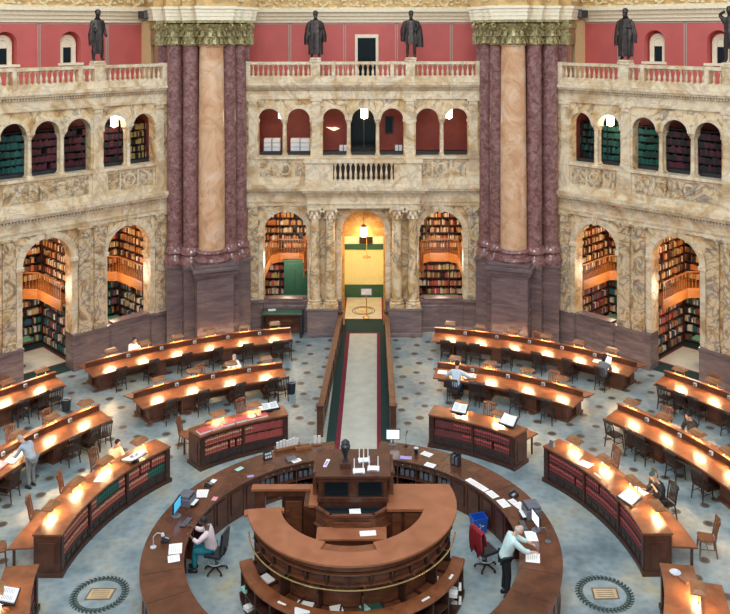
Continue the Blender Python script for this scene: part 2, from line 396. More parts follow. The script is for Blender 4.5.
def build_wall(side):
    r2 = 2**-.5
    if side == 'back': loc, rz = (0,0,0), 0
    elif side == 'right': loc, rz = (AP*r2, -AP+AP*r2, 0), rad(-45)
    else: loc, rz = (-AP*r2, -AP+AP*r2, 0), rad(45)
    Mx = Matrix.Translation(loc) @ Matrix.Rotation(rz, 4, 'Z')
    rt = root('wall_'+side, loc, rz, kind='structure')
    back = side == 'back'
    C = [(-3.78,1.07,1.57,4.78),(0,1.07,0,4.85),(3.78,1.07,1.57,4.78)]
    # dado of dark marble
    b = MB()
    b.box(-W0, -1.07, 0, WT, 0, 1.57); b.box(1.07, W0, 0, WT, 0, 1.57)
    for sx in (-1, 1):
        for a, c in ((1.07,2.72),(2.72,4.84),(4.84,W0)):
            x0, x1 = sorted((sx*a, sx*c))
            pr = .16 if a != 2.72 else .03
            b.box(x0, x1, -pr, 0, 0, 1.5); b.box(x0-.02, x1+.02, -pr-.06, 0, 0, .22); b.box(x0-.02, x1+.02, -pr-.05, WT*.2, 1.42, 1.57)
            if a == 2.72:
                b.box(x0+.15, x0+.95, -.06, 0, .35, 1.28); b.box(x1-.95, x1-.15, -.06, 0, .35, 1.28)
                b.box(x0+.2, x1-.2, -.12, .3, 1.57, 1.64)
    b.build('dado', 'dado', rt, bevel=.015)
    b = MB(); arcade(b, -W0, W0, 1.57, 6.2, WT, [(c,h,max(s,1.57),p) for c,h,s,p in C]); b.build('arch_wall', 'cream', rt)
    b = MB()
    for cx, hw, s_, sp in C:
        archivolt(b, cx, sp, hw-.02, hw+.26, -.07, .02)
        for sx in (-1,1):
            x = cx+sx*(hw+.12); b.box(x-.12, x+.12, -.05, 0, max(s_,1.57), sp-.1)
            b.box(cx+sx*(hw+.11)-.17, cx+sx*(hw+.11)+.17, -.12, .02, sp-.14, sp+.02)
    b.build('archivolts', 'cream_l', rt, bevel=.01)
    b = MB()      # deep impost blocks in the reveals
    for cx, hw, s_, sp in C:
        for sx in (-1,1): b.box(cx+sx*hw-.05, cx+sx*hw+.05, .02, WT+.02, sp-.14, sp)
    b.build('impost', 'cream_l', rt)
    # entablature of lower storey
    b = MB()
    b.box(-W0, W0, -.10, 0, 6.12, 6.30); b.box(-W0, W0, -.14, WT, 6.30, 6.36); b.box(-W0, W0, -.06, WT, 6.36, 6.66)
    b.box(-W0, W0, -.12, 0, 6.66, 6.72); b.box(-W0, W0, -.30, 0, 6.86, 6.98); b.box(-W0, W0, -.38, WT, 6.98, 7.16)
    x = -5.95
    while x < 5.95: b.box(x, x+.07, -.20, -.06, 6.74, 6.86); x += .135
    b.build('cornice', 'cream_l', rt)
    b = MB()      # pilasters
    if back:
        pass
    else:
        for x in (-2.33,-1.63,1.63,2.33): pilaster(b, x, .52, 1.57, 6.12, 0, .12)
    for x in (-5.35,5.35): pilaster(b, x, .50, 1.57, 6.12, 0, .12)
    b.build('pilaster', 'panel', rt, bevel=.01)
    # parapet storey
    b = MB(); b.box(-W0, W0, 0, WT, 7.16, 8.42); b.box(-W0, W0, -.06, 0, 7.16, 7.42)
    b.box(-W0, W0, -.12, WT, 8.38, 8.5)
    for x in (-2.33,2.33,-5.45,5.45): b.box(x-.32, x+.32, -.10, 0, 7.16, 8.42)
    b.build('parapet_course', 'cream_l', rt, bevel=.01)
    b = MB()
    for sx in (-1,1):
        b.box(*sorted((sx*2.78, sx*3.32)), -.035, 0, 7.56, 8.26); b.box(*sorted((sx*4.32, sx*5.0)), -.035, 0, 7.56, 8.26)
        b.box(*sorted((sx*3.40, sx*4.2)), -.02, 0, 7.5, 8.32)
    if not back:
        b.box(-1.85, 1.85, -.035, 0, 7.52, 8.28)
        for x in (-1.2,0,1.2): b.box(x-.42, x+.42, -.05, 0, 7.6, 8.2)
    b.build('inlaid_panel', 'panel', rt)
    b = MB()
    for x in ((-3.8,3.8) if back else (-3.8,3.8,-.6,.6)):
        for rr, y in ((.30,-.05),(.22,-.08)):
            vs = [(x+rr*math.cos(2*PI*i/20), y, 7.9+rr*math.sin(2*PI*i/20)) for i in range(20)] + [(x+rr*math.cos(2*PI*i/20), 0, 7.9+rr*math.sin(2*PI*i/20)) for i in range(20)]
            b.add(vs, [tuple(range(20))]+[((i+1)%20,i,20+i,20+(i+1)%20) for i in range(20)], 0 if rr > .25 else 1)
    b.build('medallion', ['cream_l','panel'], rt)
    # upper arcade
    b = MB(); ops = sorted([(x,.56,8.5,10.29) for x in UP])
    arcade(b, -W0, W0, 8.5, 11.28, .5, ops, open_below=(1,3,4,6)); b.build('upper_arcade', 'cream', rt)
    b = MB()
    for x in UP: archivolt(b, x, 10.29, .54, .70, -.05, .02, key=False)
    b.build('upper_archivolts', 'cream_l', rt)
    for x in (-.705,.705,-3.83,3.83):
        for y in (.12,.40): column(rt, x, y, 8.5, 10.29, .095, 'cream_l', 'colonnette')
    b = MB()
    for x in (-2.27,2.27,-5.35,5.35): pilaster(b, x, .42, 8.5, 11.28, 0, .08)
    for xa, xb in ((1.93,2.07),(2.47,2.60),(5.04,5.16)):
        for sx in (-1,1): b.box(*sorted((sx*xa, sx*xb)), -.04, .3, 10.17, 10.29)
    b.build('upper_pilaster', 'cream_l', rt, bevel=.008)
    b = MB()
    b.box(-W0, W0, -.08, .5, 11.28, 11.44); b.box(-W0, W0, -.04, .5, 11.44, 11.72); b.box(-W0, W0, -.22, 0, 11.86, 11.96); b.box(-W0, W0, -.30, .9, 11.96, 12.1)
    b.box(-W0, W0, -.04, .5, 11.7, 11.96)
    x = -5.95
    while x < 5.95: b.box(x, x+.06, -.13, -.02, 11.74, 11.86); x += .12
    b.build('upper_cornice', 'cream_l', rt)
    # recessed gallery with red wall, white cornice and gold frieze
    mir = -1 if side == 'left' else 1
    NI = [] if back else [mir*-2.47, mir*.53, mir*3.5]
    b = MB(); arcade(b, -9.0, 9.0, 12.0, 15.1, .5, [(x,.50,13.12,14.10) for x in NI])
    b.v = [(x,y+3.0,z) for x,y,z in b.v]; b.box(-9,9,3.5,3.6,12,15.1)
    b.build('gallery_wall', 'redwall', rt)
    b = MB(); b.box(-9, 9, .5, 3.0, 11.98, 12.05); b.build('gallery_floor', 'cream_l', rt)
    b = MB()
    for z0, z1, y in ((15.02,15.18,2.92),(15.18,15.36,2.82),(15.36,15.56,2.70),(15.56,15.72,2.52)): b.box(-9, 9, y, 3.3, z0, z1)
    x = -7
    while x < 7: b.box(x, x+.07, 2.62, 2.72, 15.50, 15.57); x += .14
    b.build('gallery_cornice', 'plaster', rt)
    b = MB(); b.box(-9, 9, 2.75, 3.3, 15.72, 17.4, 0)
    x = -6.8; k = 0
    while x < 6.9:     # scrolling acanthus relief
        q = [(x+(.28-.022*i)*math.cos(.55*i*(1 if k%2 else -1)), 2.72, 16.10+(.28-.022*i)*math.sin(.55*i)*(1 if k%2 else -1)) for i in range(12)]
        b.tube(q, [.07-.003*i for i in range(12)], 5, 1)
        for a in range(5): b.ell((x+.40*math.cos(a*1.256+k), 2.73, 16.10+.30*math.sin(a*1.256+k)), (.12,.07,.07), 6, 1)
        x += .78; k += 1
    b.box(-9, 9, 2.66, 2.76, 15.72, 15.80, 1); b.box(-9, 9, 2.66, 2.76, 16.72, 16.82, 1)
    b.build('gold_frieze', ['gold','goldl'], rt)
    b = MB()
    if back: xs = [-5.0,-4.9,-2.05,-1.95,1.3,1.4,4.4,4.5] if False else [-3.9,-3.8,-1.05,-.95,2.0-.35,2.1-.35,4.5,4.6]
    else: xs = [mir*q for q in (-4.35,-4.25,-1.02,-.92,1.95,2.05)]
    for x in xs: b.box(x-.022, x+.022, 2.985, 3.0, 12.1, 14.98)
    b.box(-7, 7, 2.985, 3.0, 14.93, 14.98)
    b.build('stencil_line', 'trimg', rt)
    b = MB()
    for sx in (-1,1): b.box(*sorted((sx*6.15, sx*9)), 2.1, 3.0, 12.0, 15.1)
    b.build('cream_pier', 'creamp', rt)
    if back:
        b = MB(); b.box(-.50+.04, -.36+.04, 2.9, 3.0, 12.05, 14.36); b.box(.58+.04, .72+.04, 2.9, 3.0, 12.05, 14.36); b.box(-.5+.04, .76, 2.88, 3.0, 14.22, 14.4); d = b.build('gallery_door', 'plaster', rt)
        b = MB(); b.box(-.33, .63, 2.95, 2.99, 12.05, 14.22); b.box(-.25, .1, 2.93, 2.95, 12.3, 13.9); b.box(.2, .55, 2.93, 2.95, 12.3, 13.9); b.build('door_leaf', 'glass', d)
    else:
        for x in NI:
            o = MB(); archivolt(o, x, 14.02, .20, .42, 3.36, 3.5, key=False); o.box(x-.42, x-.20, 3.36, 3.5, 13.12, 14.02); o.box(x+.20, x+.42, 3.36, 3.5, 13.12, 14.02); o.box(x-.2,x+.2,3.40,3.5,13.85,14.2); o.box(x-.62, x+.62, 2.92, 3.5, 13.02, 13.13)
            g = o.build('gallery_window', 'plaster', rt)
            w = MB(); w.box(x-.21, x+.21, 3.42, 3.47, 13.13, 13.86); w.build('pane', 'glass', g)
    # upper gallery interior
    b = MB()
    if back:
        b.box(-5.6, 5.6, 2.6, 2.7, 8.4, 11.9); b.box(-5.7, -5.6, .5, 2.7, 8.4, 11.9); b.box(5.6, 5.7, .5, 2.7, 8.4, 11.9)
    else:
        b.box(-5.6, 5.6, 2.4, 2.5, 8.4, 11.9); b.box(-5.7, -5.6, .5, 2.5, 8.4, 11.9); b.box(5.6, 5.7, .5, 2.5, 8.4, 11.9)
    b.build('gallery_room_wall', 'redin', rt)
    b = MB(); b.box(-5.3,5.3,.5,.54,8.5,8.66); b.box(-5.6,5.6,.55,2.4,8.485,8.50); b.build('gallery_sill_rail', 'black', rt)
    b = MB(); b.box(-5.7, 5.7, .5, 2.7, 8.38, 8.48); b.box(-5.7, 5.7, .5, 2.7, 11.85, 11.95); b.build('gallery_room_floor', 'cream_l', rt)
    return rt, Mx
def lantern(loc, rz, label, s=.17, hang=.5, power=25):
    r = root('hanging_lantern', loc, rz, label, 'lantern')
    b = MB(); b.prism([(s*math.cos(a*PI/3), s*math.sin(a*PI/3)) for a in range(6)], -s*1.4, s*1.4); b.build('glass', 'lantern', r)
    b = MB(); b.lathe([(s*1.15,s*1.4),(s*1.1,s*1.6),(s*.4,s*2.1),(.02,s*2.3)], n=6); b.tube([(0,0,s*2.2),(0,0,s*2.2+hang)], .015, 5); b.lathe([(.02,-s*1.75),(s*1.0,-s*1.4),(s*1.0,-s*1.38)], n=6); b.build('lantern_frame', 'brass', r)
    l = bpy.data.lights.new('lantern_light', 'POINT'); l.energy = power; l.color = (1,.72,.42); l.shadow_soft_size = s*.8
    o = bpy.data.objects.new('lantern_light', l); COL.objects.link(o); o.parent = r; o.location = (0, 0, -s*2.4)
    return r
def alcove(rt, Mx, side, back):
    """two-storey book room behind the arches"""
    mid = 1.95; D = 4.6
    # shell: wood back, side partitions, ceiling, carpet
    b = MB()
    b.box(-5.9, 5.9, D, D+.1, 0, 6.4) if not back else (b.box(-5.9, -mid, D, D+.1, 0, 6.4), b.box(mid, 5.9, D, D+.1, 0, 6.4))
    for x in (-5.9,-mid,mid,5.9): b.box(x-.05, x+.05, WT, D, 0, 6.4)
    b.box(-5.9, 5.9, WT, D, 6.3, 6.4)
    b.build('alcove_panelling', 'orangew', rt)
    b = MB(); b.add([(-5.9,WT*0,.006),(5.9,WT*0,.006),(5.9,D,.006),(-5.9,D,.006)], [(0,1,2,3)])
    b.build('alcove_carpet', 'green', rt)
    if not back:
        b = MB(); b.add([(-1.45,1.0,.012),(1.45,1.0,.012),(1.45,3.6,.012),(-1.45,3.6,.012)], [(0,1,2,3)]); b.add([(-1.35,1.1,.016),(1.35,1.1,.016),(1.35,3.5,.016),(-1.35,3.5,.016)], [(0,1,2,3)], 1)
        b.build('alcove_rug', ['crim','beigec'], rt)
    bays = [(-5.85,-mid-.05),(mid+.05,5.85)] + ([] if back else [(-mid+.05,mid-.05)])
    pals = [['red','brown','tan','white','green','orange','blue','maroon','rose'],['brown','orange','tan','dred','ochre','white','black'],['teal','blue','white','green','tan','red','black']]
    cs = MB()
    for (x0, x1) in bays:
        zs = []
        for z0, z1, ns, pal in ((.05,2.65,6,pals[2] if not back else ['white','tan','rose','brown','ochre','red']), (2.95,6.2,8,pals[1])):
            zz = bookcase_unit(cs, x0+.1, x1-.1, D-.35, D, z0, z1, ns, 3); shelf_books(Mx, x0+.15, x1-.15, zz, D-.31, pal)
            for xs, sg in ((x0,1),(x1,-1)):       # cases on the partitions
                q = MB(); zz = bookcase_unit(q, WT+.35, D-.45, 0, .32, z0, z1, ns, 2)
                # local (u,v) -> x = xs+sg*(.32-v), y = u
                T = Matrix(((0,-sg,0,xs+sg*.33),(1,0,0,0),(0,0,1,0),(0,0,0,1)))
                cs.add([T @ Vector(p) for p in q.v], [f if sg > 0 else f[::-1] for f in q.f])
                shelf_books(Mx @ T, WT+.4, D-.5, zz, .03, pals[(0 if sg > 0 else 2)] if z0 < 1 else pal)
    cs.build('alcove_shelving', 'case', rt)
    # balcony running round each bay
    for (x0, x1) in bays:
        bal = MB(); zf = 2.72; w = .95
        bal.box(x0, x1, D-w-.1, D-.36, zf, zf+.12)
        bal.box(x0+.34, x0+w, WT+.1, D-w-.1, zf, zf+.12); bal.box(x1-w, x1-.34, WT+.1, D-w-.1, zf, zf+.12)
        def rail(p, q):
            (ax, ay), (bx, by) = p, q; L = math.hypot(bx-ax, by-ay); a = math.atan2(by-ay, bx-ax)
            c = ((ax+bx)/2, (ay+by)/2)
            bal.rbox((*c, zf-.06), (L, .08, .46), a); bal.rbox((*c, zf+.90), (L+.05, .07, .05), a)
            n = int(L/.17)
            for i in range(n+1):
                t = (i+.5)/(n+1); bal.box(ax+(bx-ax)*t-.012, ax+(bx-ax)*t+.012, ay+(by-ay)*t-.012, ay+(by-ay)*t+.012, zf+.1, zf+.9)
        c = .45; y1 = D-w-.1
        pts = [(x0+w,WT+.12),(x0+w,y1-c),(x0+w+c,y1),(x1-w-c,y1),(x1-w,y1-c),(x1-w,WT+.12)]
        for p, q in zip(pts, pts[1:]): rail(p, q)
        bal.add([(x0+w,y1-c,zf+.12),(x0+w+c,y1,zf+.12),(x0+w,y1,zf+.12)], [(0,1,2)]); bal.add([(x0+w,y1-c,zf),(x0+w+c,y1,zf),(x0+w,y1,zf)], [(2,1,0)])
        bal.add([(x1-w,y1-c,zf+.12),(x1-w,y1,zf+.12),(x1-w-c,y1,zf+.12)], [(0,1,2)]); bal.add([(x1-w,y1-c,zf),(x1-w,y1,zf),(x1-w-c,y1,zf)], [(2,1,0)])
        bal.build('balcony', 'orangew', rt)
        cxx = (x0+x1)/2
        for zz, pw in ((6.1,120),(2.5,110)):
            l = bpy.data.lights.new('alcove_lamp', 'POINT'); l.energy = pw; l.color = (1,.66,.36) if zz > 4 else (1,.84,.62); l.shadow_soft_size = .5
            o = bpy.data.objects.new('alcove_lamp', l); COL.objects.link(o); o.location = Mx @ Vector((cxx, 2.1, zz-.3 if zz > 4 else 2.9))
walls = {}
for sd in ('back','left','right'):
    rt, Mx = build_wall(sd); walls[sd] = (rt, Mx); alcove(rt, Mx, sd, sd == 'back')
# --- back wall's portico and passage
rt, Mx = walls['back']
b = MB(); b.box(-2.68,-1.2,-.78,-.06,0,1.30); b.box(1.2,2.78,-.78,-.06,0,1.30)
for x0, x1 in ((-2.72,-1.16),(1.16,2.82)): b.box(x0,x1,-.82,-.06,0,.18); b.box(x0,x1,-.82,0,1.24,1.36)
b.build('portico_pedestal', 'dado', rt, bevel=.015)
for x in (-2.32,-1.58,1.62,2.38): column(rt, x, -.42, 1.36, 6.12, .245, 'cream', 'portico_column')
b = MB()
b.box(-2.70,2.76,-.72,-.08,6.12,6.32); b.box(-2.74,2.80,-.76,-.08,6.32,6.37); b.box(-2.68,2.74,-.68,-.06,6.37,6.68); b.box(-2.9,2.96,-.92,-.2,6.88,7.0); b.box(-3.05,3.11,-1.02,-.3,7.0,7.18)
x = -2.75
while x < 2.8: b.box(x, x+.075, -.82, -.6, 6.74, 6.88); x += .14
b.box(-2.7,2.76,-.72,-.1,6.68,6.88)
b.build('portico_entablature', 'cream_l', rt)
b = MB(); b.box(-2.75,2.80,-.80,-.06,7.18,7.45); b.box(-2.75,-1.42,-.72,-.06,7.45,8.28); b.box(1.48,2.80,-.72,-.06,7.45,8.28); b.box(-2.82,2.87,-.80,-.1,8.28,8.46)
b.build('balcony_front', 'cream_l', rt, bevel=.01)
balusters(rt, [-1.32+i*.2445 for i in range(12)], -.66, 7.45, 8.28, .075)
b = MB(); b.box(-1.42,1.48,-.35,-.12,7.45,8.28); b.build('balcony_recess', 'case', rt)
# passage
b = MB()
b.box(-1.9,-.95,WT+.3,WT+.45,0,6.3); b.box(.98,1.9,WT+.3,WT+.45,0,6.3); b.box(-.95,.98,WT+.3,WT+.45,4.40,6.3)
b.box(-1.9,-1.07,WT,WT+.3,0,6.3); b.box(1.07,1.9,WT,WT+.3,0,6.3)
b.build('passage_surround', 'ochre', rt)
b = MB(); b.box(-1.9,1.9,5.3,5.4,.70,2.62); b.build('passage_wall', 'yellow', rt)
b = MB(); b.box(-1.9,1.9,5.28,5.4,0,.70); b.box(-1.9,1.9,5.26,5.4,2.62,2.92); b.build('passage_band', 'gleather', rt)
b = MB(); b.box(-1.9,1.9,5.3,5.4,2.92,6.3); b.box(-1.92,-1.86,WT,5.3,0,6.3); b.box(1.86,1.92,WT,5.3,0,6.3); b.box(-1.9,1.9,WT,5.4,6.25,6.35); b.build('passage_shell', 'plaster', rt)
b = MB(); b.box(-.3,.42,5.22,5.3,2.95,3.3); b.build('passage_plaque', 'case', rt)
l = bpy.data.lights.new('passage_lamp', 'POINT'); l.energy = 190; l.color = (1,.84,.56); l.shadow_soft_size = .4
o = bpy.data.objects.new('passage_lamp', l); COL.objects.link(o); o.location = (0,3.2,4.6)
lantern((.02,.35,4.78), 0, 'glowing glass lantern hanging in the central doorway arch', .16, .9, 45)
# chandelier and sign post in the passage
r = root('pendant_light', (.12,3.4,2.7), 0, 'thin brass pendant hanging in the yellow passage', 'pendant')
b = MB(); b.tube([(0,0,.1),(0,0,3.5)], .018, 6); b.lathe([(.02,-.02),(.08,.04),(.02,.12)], n=8); b.build('stem', 'brass', r)
b = MB(); b.tube([(.2*math.cos(a*PI/8),.2*math.sin(a*PI/8),0) for a in range(16)], .022, 6, closed=True); b.tube([(-.2,0,0),(.2,0,0)], .012, 5); b.tube([(0,-.2,0),(0,.2,0)], .012, 5); b.build('ring', 'brass', r)
r = root('sign_stand', (.12,1.9,.02), 0, 'brass post holding a small grey sign on the passage mat', 'sign')
b = MB(); b.lathe([(.2,0),(.2,.03),(.05,.07),(.025,.1),(.025,1.2)], n=14); b.build('post', 'brass', r, True)
b = MB(); b.rbox((0,0,1.32), (.56,.04,.34), 0, 0, -.4); b.rbox((0,-.02,1.32), (.50,.02,.28), 0, 1, -.4); b.build('sign_board', ['grey','lgrey'], r)
# mat with the emblem in the passage
b = MB(); b.box(-1.15,1.07,1.72,5.22,.006,.012,0); b.box(-.98,.9,1.78,5.2,.012,.018,1)
MT = b.build('doormat', ['crim','beigec']); tag(MT, 'beige mat with red edges and round emblem inside the central doorway', 'mat')
b = MB()
for rr, w in ((.58,.04),(.46,.03)):
    b.tube([(-.04+rr*math.cos(a*PI/14), 3.0+rr*1.1*math.sin(a*PI/14), .02) for a in range(28)], w*.6, 4, closed=True)
b.ell((-.04,3.0,.02), (.3,.3,.012), 12, 1); b.box(-.22,.14,2.9,3.1,.02,.036,2)
b.build('emblem', ['spot','b_ochre','b_tan'], MT)
# central carpet runner between the rails
b = MB(); b.box(-1.16,1.13,-12.3,1.7,.006,.012,0); b.box(-.82,.80,-12.1,-.2,.012,.017,1); b.box(-.65,.65,-11.9,-.35,.017,.021,2)
o = b.build('runner_carpet', ['green','crim','beigec']); tag(o, 'long beige runner edged in crimson on a dark green carpet down the aisle', 'carpet')
# upper gallery fittings, lanterns
for sd, x in (('back',-4.05),('back',.05),('back',4.25),('left',3.5),('right',-3.5)):
    Mm = walls[sd][1]; p = Mm @ Vector((x*1.0, .95 if sd == 'back' else .8, 10.5))
    lantern(p, 0, {('back',-4.05):'white lantern glowing in the left pair of upper arches of the back wall', ('back',.05):'white lantern glowing in the middle upper arch above the portico', ('back',4.25):'white lantern glowing in the right pair of upper arches of the back wall', ('left',3.5):'round white lantern glowing in an upper arch of the left wall', ('right',-3.5):'round white lantern glowing in an upper arch of the right wall'}[(sd,x)], .17, .5, 16)
# white document stacks and cases in the upper back gallery
def docstack(x, w, h, lab):
    b = MB(); z = 8.5
    b.box(x-w/2, x+w/2, 1.0, 1.5, z, z+.12, 1)
    for i in range(3):
        b.box(x-w/2+.03, x-.02, .98, 1.45, z+.13+i*h/3, z+.12+(i+.92)*h/3, 0); b.box(x+.02, x+w/2-.03, .98, 1.45, z+.13+i*h/3, z+.12+(i+.92)*h/3, 0)
    b.box(x-.015, x+.015, .96, 1.0, z, z+h+.12, 1)
    tag(b.build('archive_boxes', ['paper','black']), lab, 'boxes', 'white archive boxes in the upper gallery')
docstack(-4.55,.85,.62,'white archive boxes stacked in the far left upper arch of the back wall'); docstack(-3.15,1.0,.62,'white archive boxes stacked in the second upper arch of the back wall')
docstack(-1.0,.45,.25,'small white boxes at the foot of the arch left of the upper dark door'); docstack(1.75,.4,.25,'small white boxes at the foot of the arch right of the upper dark door')
b = MB(); b.box(-.75,.75,2.5,2.6,8.48,10.75,1); b.box(-.65,-.04,2.46,2.5,8.6,10.6,0); b.box(.04,.65,2.46,2.5,8.6,10.6,0); d = b.build('door_1', ['glass','black']); tag(d, kind='structure')
b = MB(); b.box(1.08,1.5,2.52,2.6,9.3,10.2,0); b.box(1.13,1.45,2.5,2.52,9.35,10.15,1); tag(b.build('framed_picture', ['black','glass']), 'dark framed picture on the red wall in an upper arch', 'picture')
# bright wing on the red wall, built as an added glowing shape with bracket
r = root('wall_sconce', (-1.62,2.5,9.55), 0, 'orange and white winged sconce on the red wall in an upper arch', 'sconce')
b = MB(); b.prism_xz([(-.32,.1),(-.05,-.05),(.1,-.1),(.38,.02),(.1,.1),(.0,.06)], -.08, 0); b.build('glow_wing', 'wingglow', r)
b = MB(); b.tube([(0,-.04,-.12),(0,-.04,0)], .03, 6); b.build('bracket', 'brass', r)
# side upper galleries: tall cases of big volumes
for sd in ('left','right'):
    rt, Mx = walls[sd]; sg = 1 if sd == 'right' else -1
    q = MB()
    pal = {-4.54:['teal','black'], -3.12:['teal','green'], -1.41:['teal','green'], 0:['maroon','black'], 1.41:['black','maroon'], 3.12:['black','blue'], 4.54:['black','brown']}
    if sd == 'left': pal = {4.54:['ochre','black'], 3.12:['black','maroon'], 1.41:['maroon','black'], 0:['maroon','dred'], -1.41:['teal','green'], -3.12:['black'], -4.54:['black']}
    zz = bookcase_unit(q, -5.5, 5.5, 1.6, 2.05, 8.5, 10.25, 5, 8)
    q.build('gallery_bookcase', 'black', rt)
    for x in sorted(pal):
        shelf_books(Mx, x-.68-sg*.6, x+.68-sg*.6, zz, 1.62, pal[x], .28, .3, .06, .1, gap=.02)

# ------------------------------------------------------------ balustrades along the gallery
def balustrade(side, label):
    rt, Mx = walls[side]
    loc = Mx @ Vector((0,-.02,12.1)); r = root('balustrade', loc, rt.rotation_euler.z, label, 'balustrade', None, None)
    b = MB(); b.box(-W0+1.9, W0-1.9, -.12, .22, 0, .30); b.build('plinth_course', 'cream_l', r, bevel=.01)
    b = MB(); b.box(-W0+1.85, W0-1.85, -.15, .25, .86, 1.0); b.build('handrail', 'cream_l', r, bevel=.01)
    posts = [(-5.6,.3),(-2.3,.46),(2.3,.46),(5.6,.3),(-1.42,.18),(1.42,.18)]
    for x, w in posts:
        b = MB(); b.box(x-w/2, x+w/2, -.17, .27, 0, 1.02)
        if w > .3: b.box(x-w/2+.08, x+w/2-.08, -.19, -.17, .34, .8); b.box(x-w/2-.05, x+w/2+.05, -.22, .3, 1.0, 1.10)
        b.build('post', 'cream_l', r, bevel=.01)
    ps = sorted(posts)
    for (a, wa), (c, wc) in zip(ps, ps[1:]):
        L = c-wc/2-a-wa/2; n = max(1, int(round(L/.24)))
        balusters(r, [a+wa/2+L*(i+.5)/n for i in range(n)], .05, .30, .86, .068)
balustrade('back', 'pale marble balustrade along the top of the back wall between the two great piers')
balustrade('left', 'pale marble balustrade along the top of the left wall'); balustrade('right', 'pale marble balustrade along the top of the right wall')

# ------------------------------------------------------------ great piers
def pier(sg):
    loc = P(18.3, 22.5*sg); rz = rad(-22.5*sg)
    r = root('marble_pier', loc, rz, 'great clustered marble pier %s of the back wall with a peach front column' % ('left' if sg < 0 else 'right'), 'pier')
    def sq(b, x, y, w, z0, z1, m=0, wy=None): wy = wy or w; b.box(x-w, x+w, y-wy, y+wy, z0, z1, m)
    b = MB(); sq(b,0,0,.84,0,3.45); sq(b,0,0,.92,0,.28); sq(b,0,0,.88,3.35,3.48); sq(b,0,0,.96,3.48,3.66); sq(b,0,0,1.05,3.66,3.84); sq(b,0,0,.92,3.84,3.98)
    b.build('front_pedestal', 'dado', r, bevel=.02)
    b = MB()
    for s in (-1,1):
        x0, x1 = sorted((s*.5,s*1.28)); b.box(x0,x1,.0,2.2,0,3.6); x0, x1 = sorted((s*1.1,s*1.98)); b.box(x0,x1,.55,2.4,0,3.6)
        x0, x1 = sorted((s*1.1,s*2.25)); b.box(x0,x1,1.25,2.9,0,3.6)
        x0, x1 = sorted((s*.5,s*1.33)); b.box(x0,x1,-.06,2.2,3.6,3.76); x0, x1 = sorted((s*1.1,s*2.04)); b.box(x0,x1,.49,2.4,3.6,3.76); x0, x1 = sorted((s*1.1,s*2.31)); b.box(x0,x1,1.19,2.9,3.6,3.76)
        x0, x1 = sorted((s*.5,s*1.31)); b.box(x0,x1,-.04,2.2,0,.22); x0, x1 = sorted((s*1.1,s*2.02)); b.box(x0,x1,.51,2.4,0,.22); x0, x1 = sorted((s*1.1,s*2.29)); b.box(x0,x1,1.21,2.9,0,.22)
    b.build('side_pedestal', 'dado', r, bevel=.02)
    b = MB(); b.lathe([(.86,3.98),(.90,4.08),(.86,4.2),(.70,4.26),(.68,4.34),(.76,4.42),(.72,4.50),(.62,4.54)], n=32); b.build('column_base', 'redm', r, True)
    b = MB(); b.lathe([(.61,4.54),(.61,8),(.57,13.0),(.54,13.86),(.60,13.9),(.60,13.95)], n=40); b.build('front_column', 'peach', r, True)
    pos = [(-.87,.42,.37),(.87,.42,.37),(-1.52,.98,.37),(1.52,.98,.37)]
    b = MB()
    for x, y, q in pos: b.lathe([(q+.16,3.76),(q+.18,3.9),(q+.10,4.05),(q+.04,4.2),(q+.14,4.3),(q+.12,4.42),(q+.02,4.6)], (x,y), 28)
    b.build('side_column_bases', 'redm', r, True)
    for x, y, q in pos:
        b = MB(); b.lathe([(q,4.58),(q,9),(q*.93,13.9)], (x,y), 28); b.build('side_column', 'redm', r, True)
    b = MB(); b.box(-1.2,1.2,.5,2.6,3.7,15.1); b.box(-1.85,1.85,1.1,2.6,3.7,15.1); b.box(-2.2,2.2,1.5,3.2,3.7,15.1)
    b.build('pier_core', 'redm', r, bevel=.03)
    def cap(x, y, q, hw=None):
        b = MB(); z0 = 13.92
        b.lathe([(q*.98,z0),(q*1.1,z0+.05),(q,z0+.1),(q*1.02,z0+.6),(q*1.4,z0+1.0)], (x,y), 20)
        n = max(8, int(q*20))
        for row, (rr, zz, h) in enumerate(((1.08,z0+.08,.42),(1.2,z0+.42,.40))):
            for k in range(n):
                a = 2*PI*(k+.5*row)/n; cx, cy = x+rr*q*math.cos(a), y+rr*q*math.sin(a)
                b.rbox((cx,cy,zz+h*.42), (q*3.2/n,.045,h*.9), a+PI/2, 0, -.30)
                b.ell((cx+.09*math.cos(a), cy+.09*math.sin(a), zz+h*.88), (.07,.07,.05), 6)
        b.box(x-q*1.38, x+q*1.38, y-q*1.38, y+q*1.38, z0+1.06, z0+1.18)
        for sx in (-1,1):
            for sy in (-1,1):
                cx, cy = x+sx*q*1.22, y+sy*q*1.22
                b.tube([(cx+(.13-.01*i)*math.cos(.8*i)*sx*.7, cy+(.13-.01*i)*math.cos(.8*i)*sy*.7, z0+.9+(.13-.01*i)*math.sin(.8*i)) for i in range(9)], .045, 6)
        b.build('capital', 'gilt', r)
    cap(0,0,.60)
    for x, y, q in pos: cap(x, y, q)
    for s in (-1,1):
        b = MB(); x0, x1 = sorted((s*1.6,s*2.32)); b.box(x0,x1,1.38,3.2,13.92,15.1)
        for k in range(6): b.rbox((s*2.34, 1.5+k*.28, 14.2), (.05,.18,.5), 0); b.ell((s*2.36,1.5+k*.28,14.8), (.09,.1,.16), 6)
        for k in range(3): b.rbox((s*(1.75+k*.24),1.36,14.2), (.16,.05,.5), 0); b.ell((s*(1.75+k*.24),1.33,14.8), (.1,.09,.16), 6)
        b.build('flat_capital', 'gilt', r)
    b = MB()
